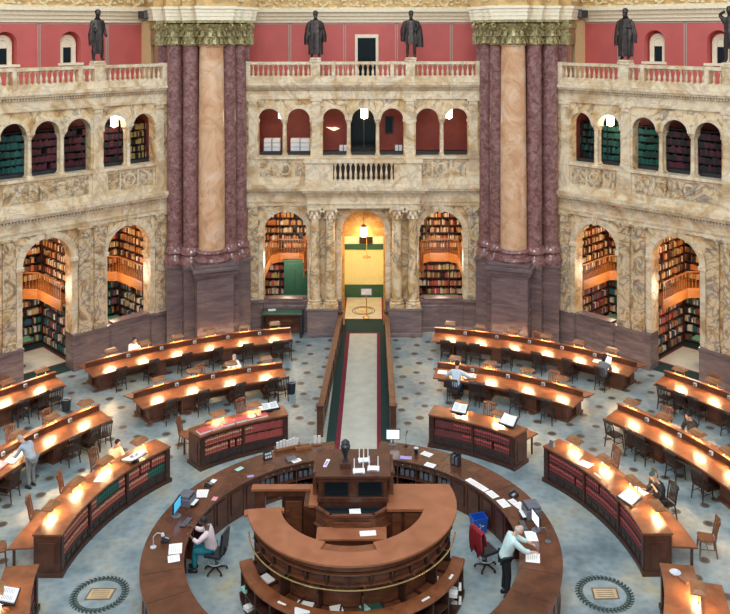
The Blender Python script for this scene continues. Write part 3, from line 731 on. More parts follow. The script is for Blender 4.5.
    for z0, z1, e in ((15.1,15.28,0),(15.28,15.46,.03),(15.46,15.62,.06),(15.62,15.74,.12)):
        b.box(-.84-e,.84+e,-.84-e,3.6,z0,z1); b.box(-1.34-e,1.34+e,-.04-e,3.6,z0,z1); b.box(-2.0-e,2.0+e,.52-e,3.6,z0,z1); b.box(-2.45-e,2.45+e,1.35-e,3.6,z0,z1)
    b.build('entablature', 'plaster', r)
    b = MB(); e = .0
    b.box(-.84,.84,-.84,3.6,15.74,17.4); b.box(-1.34,1.34,-.04,3.6,15.74,17.4); b.box(-2.0,2.0,.52,3.6,15.74,17.4); b.box(-2.45,2.45,1.35,3.6,15.74,17.4)
    for k in range(5):
        x = -.64+.32*k; b.tube([(x+(.13-.012*i)*math.cos(.7*i), -.86, 16.1+(.13-.012*i)*math.sin(.7*i)) for i in range(9)], .03, 5, 1)
    for s in (-1,1):
        for k in range(3): b.ell((s*(1.0+.14*k*2),-.06 if k < 2 else .5,16.1), (.12,.05,.16), 8, 1)
        for k in range(4): b.ell((s*(2.47),1.6+.35*k,16.1), (.05,.14,.18), 8, 1)
    b.build('gold_frieze', ['gold','goldl'], r)
pier(-1); pier(1)
for sg in (-1,1):   # black loudspeakers on the cornice beside the piers
    Mm = walls['left' if sg < 0 else 'right'][1]; p = Mm @ Vector((sg*-5.82, 2.1, 15.2))
    r = root('loudspeaker', p, walls['left' if sg < 0 else 'right'][0].rotation_euler.z, 'small black loudspeaker on the white cornice beside the %s pier' % ('left' if sg < 0 else 'right'), 'loudspeaker')
    b = MB(); b.box(-.2,.2,-.22,.3,0,.38); b.build('cabinet', 'black', r, bevel=.02)
    b = MB(); b.box(-.17,.17,-.235,-.22,.03,.35); b.build('grille', 'grey', r)

# ------------------------------------------------------------ skinned figures
def skin(name, V, E, Rr, mat, parent, sub=2):
    me = bpy.data.meshes.new(name); me.from_pydata([tuple(v) for v in V], E, [])
    me.materials.append(M[mat]); o = bpy.data.objects.new(name, me); COL.objects.link(o); o.parent = parent
    o.modifiers.new('skin', 'SKIN').use_smooth_shade = True
    sv = me.skin_vertices[0].data if me.skin_vertices else None
    if sv is None:
        me.skin_vertices.new() if hasattr(me.skin_vertices, 'new') else None
        sv = me.skin_vertices[0].data
    for i, r in enumerate(Rr):
        sv[i].radius = (r, r) if not isinstance(r, tuple) else r; sv[i].use_root = (i == 0)
    m = o.modifiers.new('sub', 'SUBSURF'); m.levels = m.render_levels = sub
    return o
def person(loc, rz, label, pose='sit', top='shirtw', legs='navy', hair='hairb', skinm='skin', lean=.12, head_fwd=.1, hands=None, hairlong=False, bald=False, sc=1.0, cap=None, female=False, beard=None, knees=None, armwide=.22):
    r = root('person', loc, rz, label, 'person'); r.scale = (sc,)*3
    if pose == 'sit': pz = .53; pel = Vector((0,0,pz)); up = .50
    else: pz = .95; pel = Vector((0,-.02,pz)); up = .50
    tilt = lean
    d = Vector((0, math.sin(tilt), math.cos(tilt)))
    waist = pel+d*.18; chest = pel+d*.38; neckb = pel+d*.52; 
    nd = Vector((0, math.sin(tilt+head_fwd), math.cos(tilt+head_fwd)))
    neck = neckb+nd*.07; headc = neck+nd*.13
    sh = [neckb-d*.05+Vector((s*.18,0,0)) for s in (-1,1)]
    if hands is None: hands = [(-.14,.45,.80),(.14,.45,.80)]
    hands = [Vector(h) for h in hands]
    V = [pel, waist, chest, neckb, neck, headc+nd*-.02, headc+nd*.06]; Rr = [.12,.10,.11,.065,.05,.075,.07]; E = [(0,1),(1,2),(2,3),(3,4),(4,5),(5,6)]
    Tv = [pel-d*.09, pel+d*.06, waist, chest, neckb+d*.0]; Tr = [.165,.168,.155,.178,.112]; Te = [(0,1),(1,2),(2,3),(3,4)]
    elb = []
    for i, s in enumerate((-1,1)):
        h = hands[i]; mid = (sh[i]+h)/2; L = (h-sh[i]).length; bend = math.sqrt(max(.0, .30**2-(L/2)**2)) if L < .6 else 0
        e = mid+Vector((s*armwide*.8*bend*2, -.1*bend, -bend*.85)); elb.append(e)
        n = len(V); V += [sh[i], e, h-(h-e).normalized()*.05]; Rr += [.05,.043,.030]; E += [(2,n),(n,n+1),(n+1,n+2)]
        n = len(Tv); Tv += [sh[i], e, e+(h-e)*.55]; Tr += [.088,.066,.052]; Te += [(3,n),(n,n+1),(n+1,n+2)]
        # hand: palm and five fingers
        n = len(V); dd = (h-e).normalized(); V += [h]; Rr += [.036]; E += [(n-1,n)]
    if pose == 'sit':
        kn = knees or [(-.12,.44,.52),(.12,.44,.52)]; an = [(k[0],k[1]-.02,.09) for k in kn]
    elif pose == 'stand':
        kn = [(-.10,.03,.50),(.10,.05,.50)]; an = [(-.11,-.02,.09),(.11,0,.09)]
    Lv = [pel+Vector((0,0,.04))]; Lr = [.155]; Le = []
    for i, s in enumerate((-1,1)):
        hip = pel+Vector((s*.095,.02,-.03)); k = Vector(kn[i]); a = Vector(an[i])
        n = len(V); V += [hip, k, a]; Rr += [.085,.058,.038]; E += [(0,n),(n,n+1),(n+1,n+2)]
        n = len(Lv); Lv += [hip, (hip+k)/2, k, (k+a)/2, a+Vector((0,0,.02))]; Lr += [.115,.098,.082,.07,.062]; Le += [(0,n),(n,n+1),(n+1,n+2),(n+2,n+3),(n+3,n+4)]
    body = skin('body', V, E, Rr, skinm, r)
    for i in (0,1):
        h = hands[i]; dd = (h-elb[i]).normalized(); side = dd.cross(Vector((0,0,1))).normalized()
        FV = [h-dd*.01]; FR = [.022]; FE = []
        for q, (off, ln) in enumerate(((-.030,.062),(-.010,.075),(.011,.07),(.031,.055))):
            n = len(FV); FV += [h+dd*.035+side*off, h+dd*(.035+ln*.6)+side*off*1.15+Vector((0,0,-.008)), h+dd*(.03+ln)+side*off*1.15+Vector((0,0,-.024))]; FR += [.0105,.0095,.008]; FE += [(0,n),(n,n+1),(n+1,n+2)]
        sg = 1 if i == 0 else -1; n = len(FV); FV += [h+side*sg*.035+dd*.005, h+side*sg*.055+dd*.04]; FR += [.012,.009]; FE += [(0,n),(n,n+1)]
        skin('hand', FV, FE, FR, skinm, r, 1)
    skin('shirt', Tv, Te, Tr, top, r)
    skin('trousers', Lv, Le, Lr, legs, r)
    # head details in the head's frame
    Rh = Matrix.Rotation(-(tilt+head_fwd), 3, 'X')
    def hp(x, y, z): return headc + Rh @ Vector((x,y,z))
    b = MB(); 
    q = MB(); q.ell((0,.012,.02), (.078,.095,.118), 16); b.add([hp(*p) for p in q.v], q.f, 0)
    q = MB(); q.ell((0,.108,-.005), (.014,.022,.026), 8); b.add([hp(*p) for p in q.v], q.f, 0)
    for s in (-1,1):
        q = MB(); q.ell((s*.08,0,.01), (.012,.022,.032), 8); b.add([hp(*p) for p in q.v], q.f, 0)
        q = MB(); q.ell((s*.03,.096,.03), (.014,.010,.009), 8); b.add([hp(*p) for p in q.v], q.f, 1)
        q = MB(); q.ell((s*.03,.104,.03), (.006,.005,.006), 6); b.add([hp(*p) for p in q.v], q.f, 2)
    q = MB(); q.ell((0,.098,-.048), (.025,.010,.008), 8); b.add([hp(*p) for p in q.v], q.f, 3)
    b.build('face', [skinm,'white','black','b_rose'], r, True)
    b = MB()
    if not bald:
        q = MB(); q.ell((0,-.018,.048), (.088,.098,.108), 16); q.v = [(x, y if y < .055 else .055+(y-.055)*.3, z) for x,y,z in q.v]; b.add([hp(*p) for p in q.v], q.f)
    else:
        q = MB(); q.ell((0,-.03,.0), (.086,.080,.07), 14); b.add([hp(*p) for p in q.v], q.f)
    if hairlong: q = MB(); q.ell((0,-.07,-.05), (.085,.06,.13), 12); b.add([hp(*p) for p in q.v], q.f)
    b.build('hair', hair, r, True)
    if beard: q = MB(); q.ell((0,.075,-.085), (.055,.04,.06), 10); bb = MB(); bb.add([hp(*p) for p in q.v], q.f); bb.build('beard', beard, r, True)
    if cap: q = MB(); q.ell((0,-.01,.11), (.09,.10,.05), 12); bb = MB(); bb.add([hp(*p) for p in q.v], q.f); bb.build('cap', cap, r, True)
    b = MB()
    for i in (0,1):
        a = Vector(an[i]); b.ell((a.x, a.y+.06, .05), (.05,.14,.05), 12); b.box(a.x-.042, a.x+.042, a.y-.07, a.y+.17, 0, .025)
    b.build('shoes', 'black', r, True)
    return r
def statue(side, x, kind, label):
    rt, Mx = walls[side]; p = Mx @ Vector((x, .03, 13.22)); r = root('bronze_statue', p, rt.rotation_euler.z, label, 'statue', 'bronze statues on the gallery balustrade')
    b = MB(); b.box(-.26,.26,-.22,.22,0,.08); b.build('plinth', 'cream_l', r, bevel=.01)
    s = 1.24
    def vs(L): return [(a*s,-c*s,z*s+.08) for a,c,z in L]
    arms = {0: [((-.27,.05,1.12),(-.12,.22,1.05)), ((.26,.0,1.10),(.30,.10,.84))], 1: [((-.28,0,1.1),(-.24,.12,.82)), ((.27,.05,1.14),(.10,.24,1.18))],
            2: [((-.27,0,1.12),(-.30,.05,.85)), ((.28,.08,1.2),(.14,.22,1.05))], 3: [((-.32,.05,1.56),(-.12,.08,1.68)), ((.26,0,1.12),(.26,.1,.85))]}[kind]
    V = [(0,0,.92),(0,.01,1.12),(0,0,1.30),(0,.0,1.46),(0,.02,1.56),(.0,.03,1.68)]; Rr = [.14,.14,.17,.08,.06,.10]; E = [(0,1),(1,2),(2,3),(3,4),(4,5)]
    for i, sg in enumerate((-1,1)):
        n = len(V); V += [(sg*.20,0,1.38), arms[i][0], arms[i][1]]; Rr += [.085,.062,.045]; E += [(2,n),(n,n+1),(n+1,n+2)]
        n = len(V); ky = .08 if sg > 0 else 0; V += [(sg*.10,0,.85),(sg*.13,ky,.48),(sg*.14,ky-.04,.08),(sg*.16,ky+.1,.03)]; Rr += [.11,.075,.055,.045]; E += [(0,n),(n,n+1),(n+1,n+2),(n+2,n+3)]
    skin('figure', vs(V), E, [q*s for q in Rr], 'bronze', r)
    b = MB()
    def drape(secs, lob, amp, n=30):
        b2 = []
        for z, rx, ry, cx, cy, tw in secs:
            for i in range(n):
                a = 2*PI*i/n; k = 1+amp*math.cos(lob*a+tw)*(1 if z < 1.2 else .4)
                b2.append(((cx+rx*k*math.cos(a))*s, -(cy+ry*k*math.sin(a))*s, z*s+.08))
        fs = [(j*n+i, (j+1)*n+i, (j+1)*n+(i+1)%n, j*n+(i+1)%n) for j in range(len(secs)-1) for i in range(n)]
        fs += [tuple(range(n)), tuple((len(secs)-1)*n+i for i in range(n-1,-1,-1))]
        b.add(b2, fs)
    if kind == 0: drape([(.25,.20,.17,0,0,0),(.6,.19,.17,0,.02,.5),(.9,.20,.16,0,0,1),(1.2,.23,.16,0,0,1.2),(1.42,.20,.12,0,0,1.5)], 9, .10); drape([(.55,.10,.08,-.24,.05,0),(.95,.12,.1,-.24,.05,.6),(1.2,.10,.1,-.2,.05,1)], 5, .12)
    elif kind == 1: drape([(.12,.27,.20,0,0,0),(.5,.27,.19,0,0,.4),(.9,.27,.18,0,0,.9),(1.15,.29,.17,0,0,1.2),(1.44,.22,.13,0,-.02,1.5)], 11, .10); drape([(.5,.10,.10,-.34,0,0),(.8,.10,.1,-.34,0,.6),(1.2,.11,.1,-.28,0,1),(1.4,.1,.09,-.2,0,1)], 4, .12); drape([(.6,.08,.10,.34,0,0),(.9,.10,.1,.33,0,.6),(1.38,.1,.09,.2,0,1)], 4, .12)
    elif kind == 2: drape([(.52,.26,.19,.02,0,0),(.75,.25,.18,0,0,.5),(.98,.20,.15,0,0,1),(1.2,.24,.16,0,0,1.2),(1.43,.20,.12,0,0,1.5)], 9, .09); drape([(.40,.14,.10,.33,-.05,0),(.8,.16,.1,.30,-.05,.6),(1.2,.13,.1,.28,-.03,1),(1.42,.10,.09,.2,0,1)], 6, .14); drape([(.62,.08,.08,-.32,-.03,0),(1.1,.11,.1,-.30,0,.6),(1.42,.1,.09,-.2,0,1)], 4, .12)
    else: drape([(.45,.18,.15,.08,0,0),(.75,.19,.16,.04,0,.5),(1.0,.16,.14,0,0,1),(1.25,.19,.14,0,0,1.2),(1.4,.16,.1,0,0,1.5)], 8, .10)
    b.build('drapery', 'bronze', r, True)
    b = MB(); c = (0,-.04*s,1.70*s+.08); b.ell((c[0],c[1],c[2]), (.095*s,.11*s,.13*s), 12); b.ell((0,c[1]-.11*s,c[2]), (.02,.03,.035), 6); b.ell((0,c[1]+.02,c[2]+.05*s), (.105*s,.115*s,.10*s), 10)
    if kind in (1,2): b.ell((0,c[1]-.08*s,c[2]-.12*s), (.06*s,.05*s,.09*s), 8)
    b.build('head', 'bronze', r, True)
statue('left', 2.3, 0, 'bronze robed statue on the balustrade of the left wall')
statue('back', -2.3, 1, 'left bronze statue in a long robe on the back balustrade')
statue('back', 2.34, 2, 'right bronze statue in a short tunic and cloak on the back balustrade')
statue('right', -2.3, 1, 'bronze cloaked statue on the right wall balustrade nearest the pier')
statue('right', 2.3, 3, 'bronze statue with one arm raised to its head at the right picture edge')
#PART2
# ------------------------------------------------------------ rails of the central aisle
for sg in (-1,1):
    x0, x1 = (-1.08,-1.40) if sg < 0 else (1.12,1.24)
    r = root('aisle_barrier', ((x0+x1)/2,-5.6,0), 0, 'panelled oak barrier along the %s side of the carpeted aisle' % ('left' if sg < 0 else 'right'), 'barrier', world=True)
    def qd(b, w0, w1, ya, yb, z0, z1, m=0):
        xa = x0+(x1-x0)*(ya/-10.7); xb = x0+(x1-x0)*(yb/-10.7)
        b.add([(xa+w0,ya,z0),(xa+w1,ya,z0),(xb+w1,yb,z0),(xb+w0,yb,z0),(xa+w0,ya,z1),(xa+w1,ya,z1),(xb+w1,yb,z1),(xb+w0,yb,z1)], [(0,1,2,3),(7,6,5,4),(4,5,1,0),(5,6,2,1),(6,7,3,2),(7,4,0,3)], m)
    b = MB(); qd(b,-.05,.05,-.4,-10.7,0,.92); qd(b,-.08,.08,-.4,-10.7,0,.14)
    for i in range(8): y = -.5-i*1.28; qd(b,-.075,.075,y-.15,y-1.1,.24,.80)
    b.build('panelled_side', 'deskd', r)
    b = MB(); qd(b,-.11,.11,-.35,-10.75,.92,.99); b.build('handrail', 'panelw', r, bevel=.01)
    for y in (-.4,-10.7):
        b = MB(); xx = x0+(x1-x0)*(y/-10.7); b.box(xx-.11,xx+.11,y-.11,y+.11,0,1.08); b.box(xx-.14,xx+.14,y-.14,y+.14,1.08,1.14); b.build('newel_post', 'deskd', r, bevel=.01)

# ------------------------------------------------------------ reading chairs (prototype)
def make_chair(mat, arms=False):
    r = root('reading_chair', (0,0,0), 0, '', 'chair')      # sitter faces +y
    b = MB(); n = 5
    b.prism([(-.20,-.20),(.20,-.20),(.24,.20),(.16,.24),(-.16,.24),(-.24,.20)], .43, .47); b.build('seat', mat, r, bevel=.012)
    b = MB()
    for s in (-1,1): b.tube([(s*.20,-.20,.46),(s*.205,-.24,.72),(s*.21,-.30,.98)], [.024,.022,.02], 6)
    b.tube([(-.23,-.285,.93),(-.12,-.325,.955),(0,-.335,.96),(.12,-.325,.955),(.23,-.285,.93)], .034, 6); b.tube([(-.22,-.29,.985),(0,-.345,1.0),(.22,-.29,.985)], .028, 6)
    for x in (-.13,-.065,0,.065,.13): b.rbox((x,-.26,.71), (.034,.014,.47), 0, 0, .19)
    b.tube([(-.20,-.215,.53),(.20,-.215,.53)], .018, 5)
    b.build('backrest', mat, r)
    for sx in (-1,1):
        b = MB(); b.tube([(sx*.20,.19,.43),(sx*.225,.22,0)], [.024,.018], 6); b.build('leg', mat, r)
        b = MB(); b.tube([(sx*.19,-.19,.43),(sx*.215,-.25,0)], [.024,.018], 6); b.build('leg', mat, r)
    b = MB(); b.tube([(-.21,.20,.22),(-.205,-.22,.22)], .013, 5); b.tube([(.21,.20,.22),(.205,-.22,.22)], .013, 5); b.tube([(-.207,0,.22),(.207,0,.22)], .013, 5); b.tube([(-.21,.21,.3),(.21,.21,.3)], .013, 5); b.build('stretcher', mat, r)
    return r
chairs = {'chair': None, 'chairlit': None}
def chair(loc, rz, label, group, mat='chair'):
    if chairs[mat] is None:
        r = make_chair(mat); chairs[mat] = r; r.location = loc; r.rotation_euler = (0,0,rz); r['label'] = label; r['group'] = group; return r
    return dup(chairs[mat], loc, rz, label, group)
# ------------------------------------------------------------ desk lamps (prototype)
lamp0 = None
def make_lamp():
    r = root('desk_lamp', (0,0,0), 0, '', 'lamp')
    b = MB(); w, d = .25, .16      # hipped copper hood
    vs = [(-w,-d,.20),(w,-d,.20),(w,d,.20),(-w,d,.20),(-w,-d,.235),(w,-d,.235),(w,d,.235),(-w,d,.235),(-w*.8,-d*.55,.31),(w*.8,-d*.55,.31),(w*.8,d*.55,.31),(-w*.8,d*.55,.31)]
    b.add(vs, [(0,1,5,4),(1,2,6,5),(2,3,7,6),(3,0,4,7),(4,5,9,8),(5,6,10,9),(6,7,11,10),(7,4,8,11),(8,9,10,11)]); ll = MB(); ll.add([(x*.94,y*.92,z-.004) for x,y,z in vs], [(4,5,1,0),(5,6,2,1),(6,7,3,2),(7,4,0,3),(8,9,5,4),(9,10,6,5),(10,11,7,6),(11,8,4,7),(11,10,9,8)])
    b.box(-w-.01,w+.01,-d-.012,-d+.004,.195,.215); b.box(-w-.01,w+.01,d-.004,d+.012,.195,.215)
    sh = b.build('lamp_shade', 'hood', r); ll.build('reflector', 'white', sh)
    b = MB(); b.tube([(-w*.8,0,.215),(w*.8,0,.215)], .036, 8); b.build('lamp_tube', 'tube', r)
    for s in (-1,1): b = MB(); b.tube([(s*.2,0,0),(s*.2,0,.25)], .012, 6); b.lathe([(.03,0),(.03,.01),(.012,.03)], (s*.2,0), 8); b.build('lamp_post', 'brass', r)
    return r
def lamp(loc, rz, label, group):
    global lamp0
    if lamp0 is None: lamp0 = make_lamp(); lamp0.location = loc; lamp0.rotation_euler = (0,0,rz); lamp0['label'] = label; lamp0['group'] = group; return lamp0
    return dup(lamp0, loc, rz, label, group)
# ------------------------------------------------------------ double-sided reading desks
def reading_desk(R, a0, a1, lamps, name, skip_near=(), far=(), joff=0, nearsft=0, sgn=1):
    am = (a0+a1)/2
    r = root('reading_desk', P(R, am), 0, 'long curved double-sided reading desk, '+name, 'desk', world=True)
    b = MB()
    b.arc([(R-.80,.70),(R-.03,.81),(R-.03,.86),(R-.80,.755)], a0, a1, m=0); b.build('desktop_near', 'desk', r)
    b = MB(); b.arc([(R+.80,.755),(R+.03,.86),(R+.03,.81),(R+.80,.70)], a0, a1, m=0); b.build('desktop_far', 'desk', r)
    e = math.degrees(.05/R)
    b = MB(); b.arcbox(R-.03, R+.03, .70, 1.06, a0+5*e*0+e, a1-e); b.build('divider', 'deskd', r)
    b = MB(); b.arcbox(R-.06, R+.06, 1.06, 1.09, a0+e*.5, a1-e*.5); b.build('divider_cap', 'desk', r)
    b = MB(); b.arcbox(R-.72, R-.69, .60, .71, a0+4*e, a1-4*e); b.arcbox(R+.69, R+.72, .60, .71, a0+4*e, a1-4*e); b.arcbox(R-.03,R+.03,.1,.7,a0+6*e,a1-6*e); b.build('apron', 'deskd', r)
    n = 2 if a1-a0 > 24 else 1
    ped = [a0+(16 if a0 < 0 else 18)*e, a1-16*e]+[a0+(a1-a0)*(i+1)/(n+1) for i in range(n)]
    for a in ped:
        w = (8*e if abs(a) > abs(am) else 2*e) if a in ped[:2] else 6*e
        b = MB(); b.arcbox(R-.56, R+.56, .08, .72, a-w/1, a+w/1, n=2); b.arcbox(R-.62, R+.62, 0, .10, a-w-e, a+w+e, n=2); b.arcbox(R-.585, R-.56, .18, .64, a-w+1.5*e, a+w-1.5*e, n=2)
        b.build('pedestal', 'deskd', r, bevel=.01)
    for i, a in enumerate(lamps[:-1]):
        am2 = (a+lamps[i+1])/2; p = P(R-.085, am2); q = MB(); q.rbox((p[0],p[1],.97), (.13,.06,.12), rad(-am2)); q.rbox((P(R-.12,am2)[0],P(R-.12,am2)[1],.97), (.08,.02,.07), rad(-am2), 1); q.build('power_outlet', ['lgrey','grey'], r)
    for i, a in enumerate(lamps):
        o = ORD[i]
        lamp(P(R+.0, a, 1.09), rad(-a), 'glowing desk lamp, %s from the aisle end, %s' % (o, name), 'desk lamps on '+name)
        if i not in skip_near:
            ja = random.uniform(-.05,.05)+joff+nearsft; jr = random.uniform(-.05,.06); rr = R-.98+jr
            chair(P(rr, a+math.degrees(ja/rr)*sgn), rad(-a)+random.uniform(-.2,.2), 'dark chair before %s, %s from the aisle end' % (name, o), 'chairs near side of '+name)
    for i, a in enumerate(far):
        chair(P(R+1.0, a), rad(-a)+PI+random.uniform(-.3,.3), 'lamplit-brown chair behind %s, %s from the aisle end' % (name, ORD[i]), None, 'chairlit')
OUT = [14.0,18.8,24.0,29.1,34.2,39.2]; MIDL = [17.9,24.5,31.5,38.0]; SO = [49.4,54.3,59.4]; SM = [51.5,57.8,64.2,70.3]
def neg(L): return [-x for x in L]
reading_desk(16.5, -43.1, -11.4, neg(OUT), 'the farthest row left of the carpeted aisle', far=(-21.7,))
reading_desk(16.5, 11.4, 43.1, OUT, 'the farthest row right of the carpeted aisle', skip_near=(5,), far=(26.4,))
reading_desk(12.5, -42.8, -14.6, neg(MIDL), 'the middle row left of the carpeted aisle', far=(-28.2,))
reading_desk(12.5, 14.3, 42.3, MIDL, 'the middle row right of the carpeted aisle', skip_near=(0,), far=(34.3,))
reading_desk(16.5, -64.5, -47.2, neg(SO), 'the farthest row at the left picture edge', far=(-52.0,-57.3))
reading_desk(16.5, 47.0, 64.5, SO, 'the farthest row at the right picture edge', far=(51.7,))
reading_desk(12.5, -77, -48.8, neg(SM), 'the middle row at the left side', skip_near=(2,), far=(-54.6,-60.8))
reading_desk(12.5, 48.6, 77, SM, 'the middle row at the right side', far=(54.2,67.0))
# extra near-side chairs the photo shows in pairs
for R, a, rz, lab in ((16.5,-12.6,0,'spare dark chair by the aisle end of the farthest left row'),(16.5,16.4,0,'spare dark chair by the aisle end of the farthest right row'),(12.5,-15.8,0,'spare dark chair by the aisle end of the middle left row'),
                      (12.5,23.0,0,'dark chair beside the man in the pale blue shirt'),(12.5,55.4,0,'dark chair wedged between two others under the right side middle row'),(16.5,52.0,0,'dark chair squeezed second along the right edge farthest row'),(16.5,-51.6,0,'dark chair squeezed second along the left edge farthest row'),(12.5,-53.9,0,'dark chair squeezed near the right end of the left side middle row')):
    chair(P(R-1.0, a), rad(-a)+.1, lab, None)

# ------------------------------------------------------------ books: prototypes and rows of individuals
def book_mesh(mat, t=.08, h=.26, d=.19):
    b = MB()                                        # spine faces -y
    b.box(-t/2, t/2, -d/2, -d/2+.012, 0, h, 0); b.box(-t/2, -t/2+.006, -d/2+.012, d/2, 0, h, 0); b.box(t/2-.006, t/2, -d/2+.012, d/2, 0, h, 0)
    b.box(-t/2+.006, t/2-.006, -d/2+.012, d/2-.01, .008, h-.008, 1); b.box(-t/2-.001, t/2+.001, -d/2-.002, -d/2, h*.60, h*.82, 2); b.box(-t/2, t/2, -d/2-.002, -d/2, h*.12, h*.15, 2)
    return b.mesh('bound_volume', ['b_'+mat,'pageblk', 'b_tan' if mat in ('red','rose') else 'b_rose' if mat == 'dred' else 'b_teal'])
BK = {}
def book_obj(mat, hv, loc, rz, label, group):
    k = (mat, hv)
    if k not in BK: BK[k] = book_mesh(mat, .070, hv)
    o = bpy.data.objects.new('bound_volume', BK[k]); COL.objects.link(o); o.location = loc; o.rotation_euler = (0,0,rz); return tag(o, label, 'book', group)
book_slots = []     # (distance, mat, h, loc, rz, label, group)
def book_row(R, z, a0, a1, matf, name, rowname):
    a = a0; st = math.degrees(.087/R); i = 0
    while a < a1:
        if random.random() > .025:
            p = P(R, a, z); m = matf(a)
            book_slots.append((math.dist(p, (CX,-CD,CH)), m, random.choice((.235,.25,.26)), p, rad(-a), '%s bound volume in the %s of %s' % ({'red':'red','green':'dark green','dred':'dark red'}[m], rowname, name), 'books in the %s of %s' % (rowname, name)))
        a += st; i += 1
def bookcase_counter(a0, a1, lamps, name, colf, desk_ext=0, chairs_at=(), bays=3, sg=1):
    """curved counter: book shelves facing the room's centre, a reader's desk behind"""
    am = (a0+a1)/2
    r = root('bookcase_counter', P(8.05, am), 0, 'curved mahogany bookcase counter, '+name, 'bookcase', world=True)
    e = math.degrees(.04/8)
    b = MB(); b.arcbox(7.60, 8.42, 1.10, 1.15, a0-e*.6, a1+e*.6); b.arcbox(7.64, 8.40, 1.06, 1.10, a0, a1); b.build('countertop', 'ring' if False else 'desk', r, bevel=.006)
    b = MB(); b.arcbox(7.96, 8.38, .12, 1.06, a0+.5*e, a1-.5*e); b.arcbox(7.60, 8.43, 0, .12, a0-e*.5, a1+e*.5); b.arcbox(7.68,7.98,1.0,1.06,a0+e,a1-e)
    b.arcbox(7.66, 7.98, .12, .40, a0+e, a1-e); b.build('case_body', 'case', r)
    b = MB(); n = int((a1-a0)/2.2)
    for i in range(n):    # pierced grilles under the shelves
        a = a0+(a1-a0)*(i+.5)/n; w = math.degrees(.09/7.66); b = MB(); b.arcbox(7.64, 7.66, .20, .33, a-w, a+w, n=1); b.build('grille', 'black', r)
    b = MB(); b.arcbox(7.66, 7.96, .70, .725, a0+e, a1-e); b.arcbox(7.66, 7.96, .40, .42, a0+e, a1-e); b.build('shelf', 'case', r)
    for i in range(bays+1):
        a = a0+(a1-a0)*i/bays; w = 2.2*e if i in (0,bays) else 1.1*e; a = a+(w if i == 0 else -w if i == bays else 0)
        b = MB(); b.arcbox(7.62, 7.97, .0, 1.08, a-w, a+w, n=1); b.arcbox(7.59, 7.9, 0, .14, a-w*1.3, a+w*1.3, n=1); b.build('upright', 'case', r, bevel=.008)
    for a, s in ((a0,-1),(a1,1)):    # end panels
        b = MB(); x = math.degrees(.02/8)
        b.arcbox(7.66, 8.38, .02, 1.06, *sorted((a, a+s*x)), n=1); b.arcbox(7.80, 8.26, .24, .92, *sorted((a, a+s*2*x)), n=1); b.arcbox(7.58, 8.44, 0, .13, *sorted((a, a+s*2.5*x)), n=1); b.build('end_panel', 'deskd', r, bevel=.006)
    b = MB(); b.arc([(8.38,.74),(9.10,.70),(9.10,.745),(8.38,.79)], a0-desk_ext*0, a1); b.build('reader_desk', 'desk', r)
    for a in (a0+1.2,a1-1.2):
        for R in (9.0,):
            b = MB(); p = P(R, a); b.box(p[0]-.03,p[0]+.03,p[1]-.03,p[1]+.03,0,.71); b.build('leg', 'deskd', r)
    b = MB(); b.arcbox(9.02,9.05,.62,.71,a0+1,a1-1); b.build('apron', 'deskd', r)
    for i, a in enumerate(lamps):
        lamp(P(8.36, a, 1.15), rad(-a), 'glowing lamp, %s from the aisle on %s' % (ORD[i], name), 'lamps on '+name)
    w = (a1-a0)/bays
    for j in range(bays):
        A0 = a0+w*j+(3.9*e if j == 0 else 1.6*e); A1 = a0+w*(j+1)-(4.4*e if j == bays-1 else 2.2*e)
        book_row(7.78, .725, A0, A1, lambda a: colf(a, 1), name, 'upper row')
        book_row(7.78, .42, A0, A1, lambda a: colf(a, 0), name, 'lower row')
    for i, (a, rr, jz) in enumerate(chairs_at):
        chair(P(rr, a), rad(-a)+PI+jz, 'lamplit-brown chair behind %s, %s from the carpeted aisle' % (name, ORD[i]), 'chairs behind '+name, 'chairlit')
def red(a, row): return 'red'
def lmix(a, row): return 'green' if (row == 1 and (-74 < a < -66.5 or a > -57 and 0)) or (row == 0 and a > -57) else 'red'
DR = .18
bookcase_counter(-89.5, -51.0, [-55.6,-65.3,-74.2,-83.1], 'the long left counter', lmix, chairs_at=((-59.2,9.55,.2),(-68.0,9.40,.5),(-76.6,9.35,.4),(-86.6,9.6,.5)))
bookcase_counter(51.0, 89.3, [55.7,65.0,74.1,83.3], 'the long right counter', lambda a, r: 'dred', chairs_at=((58.6,9.45,-.2),(68.2,9.45,-.3),(83.8,9.75,-.3)))
DR = 0
bookcase_counter(-43.0, -19.0, [-35.6,-26.4], 'the short left counter', red, chairs_at=((-26.0,9.6,.3),(-39.8,9.45,.8)), bays=2)
bookcase_counter(19.0, 43.0, [25.9,35.8], 'the short right counter', lambda a, r: 'dred', chairs_at=((29.6,9.5,.2),), bays=2)
DR = .40
bookcase_counter(-119, -98.8, [-107], 'the bottom left corner counter', red, chairs_at=(), bays=2)
DR = .30
bookcase_counter(98.8, 119, [107,115.5], 'the bottom right corner counter', lambda a, r: 'dred', chairs_at=((101.5,9.7,-.5),), bays=2)
DR = 0
# the nearest 300 volumes stand as objects, the rest join the shelved mass
vis = [s for s in book_slots if abs(math.degrees(math.atan2(s[3][0], s[3][1]+AP))) < 97]
vis.sort(key=lambda s: s[0]); keep = vis[:297]
ks = set(id(s) for s in keep)
for s in keep: book_obj(s[1], s[2], s[3], s[4], s[5], s[6])
for s in book_slots:
    if id(s) in ks: continue
    q = MB(); q.box(-.039,.039,-.095,.095,0,s[2]); T = Matrix.Translation(s[3]) @ Matrix.Rotation(s[4], 4, 'Z')
    stuffb.add([T @ Vector(p) for p in q.v], q.f, BC.index(s[1]))
o = stuffb.build('shelved_books', ['b_'+k for k in BC]); tag(o, 'mixed rows of books filling the alcove, gallery and rear counter shelves', 'books', kind='stuff')

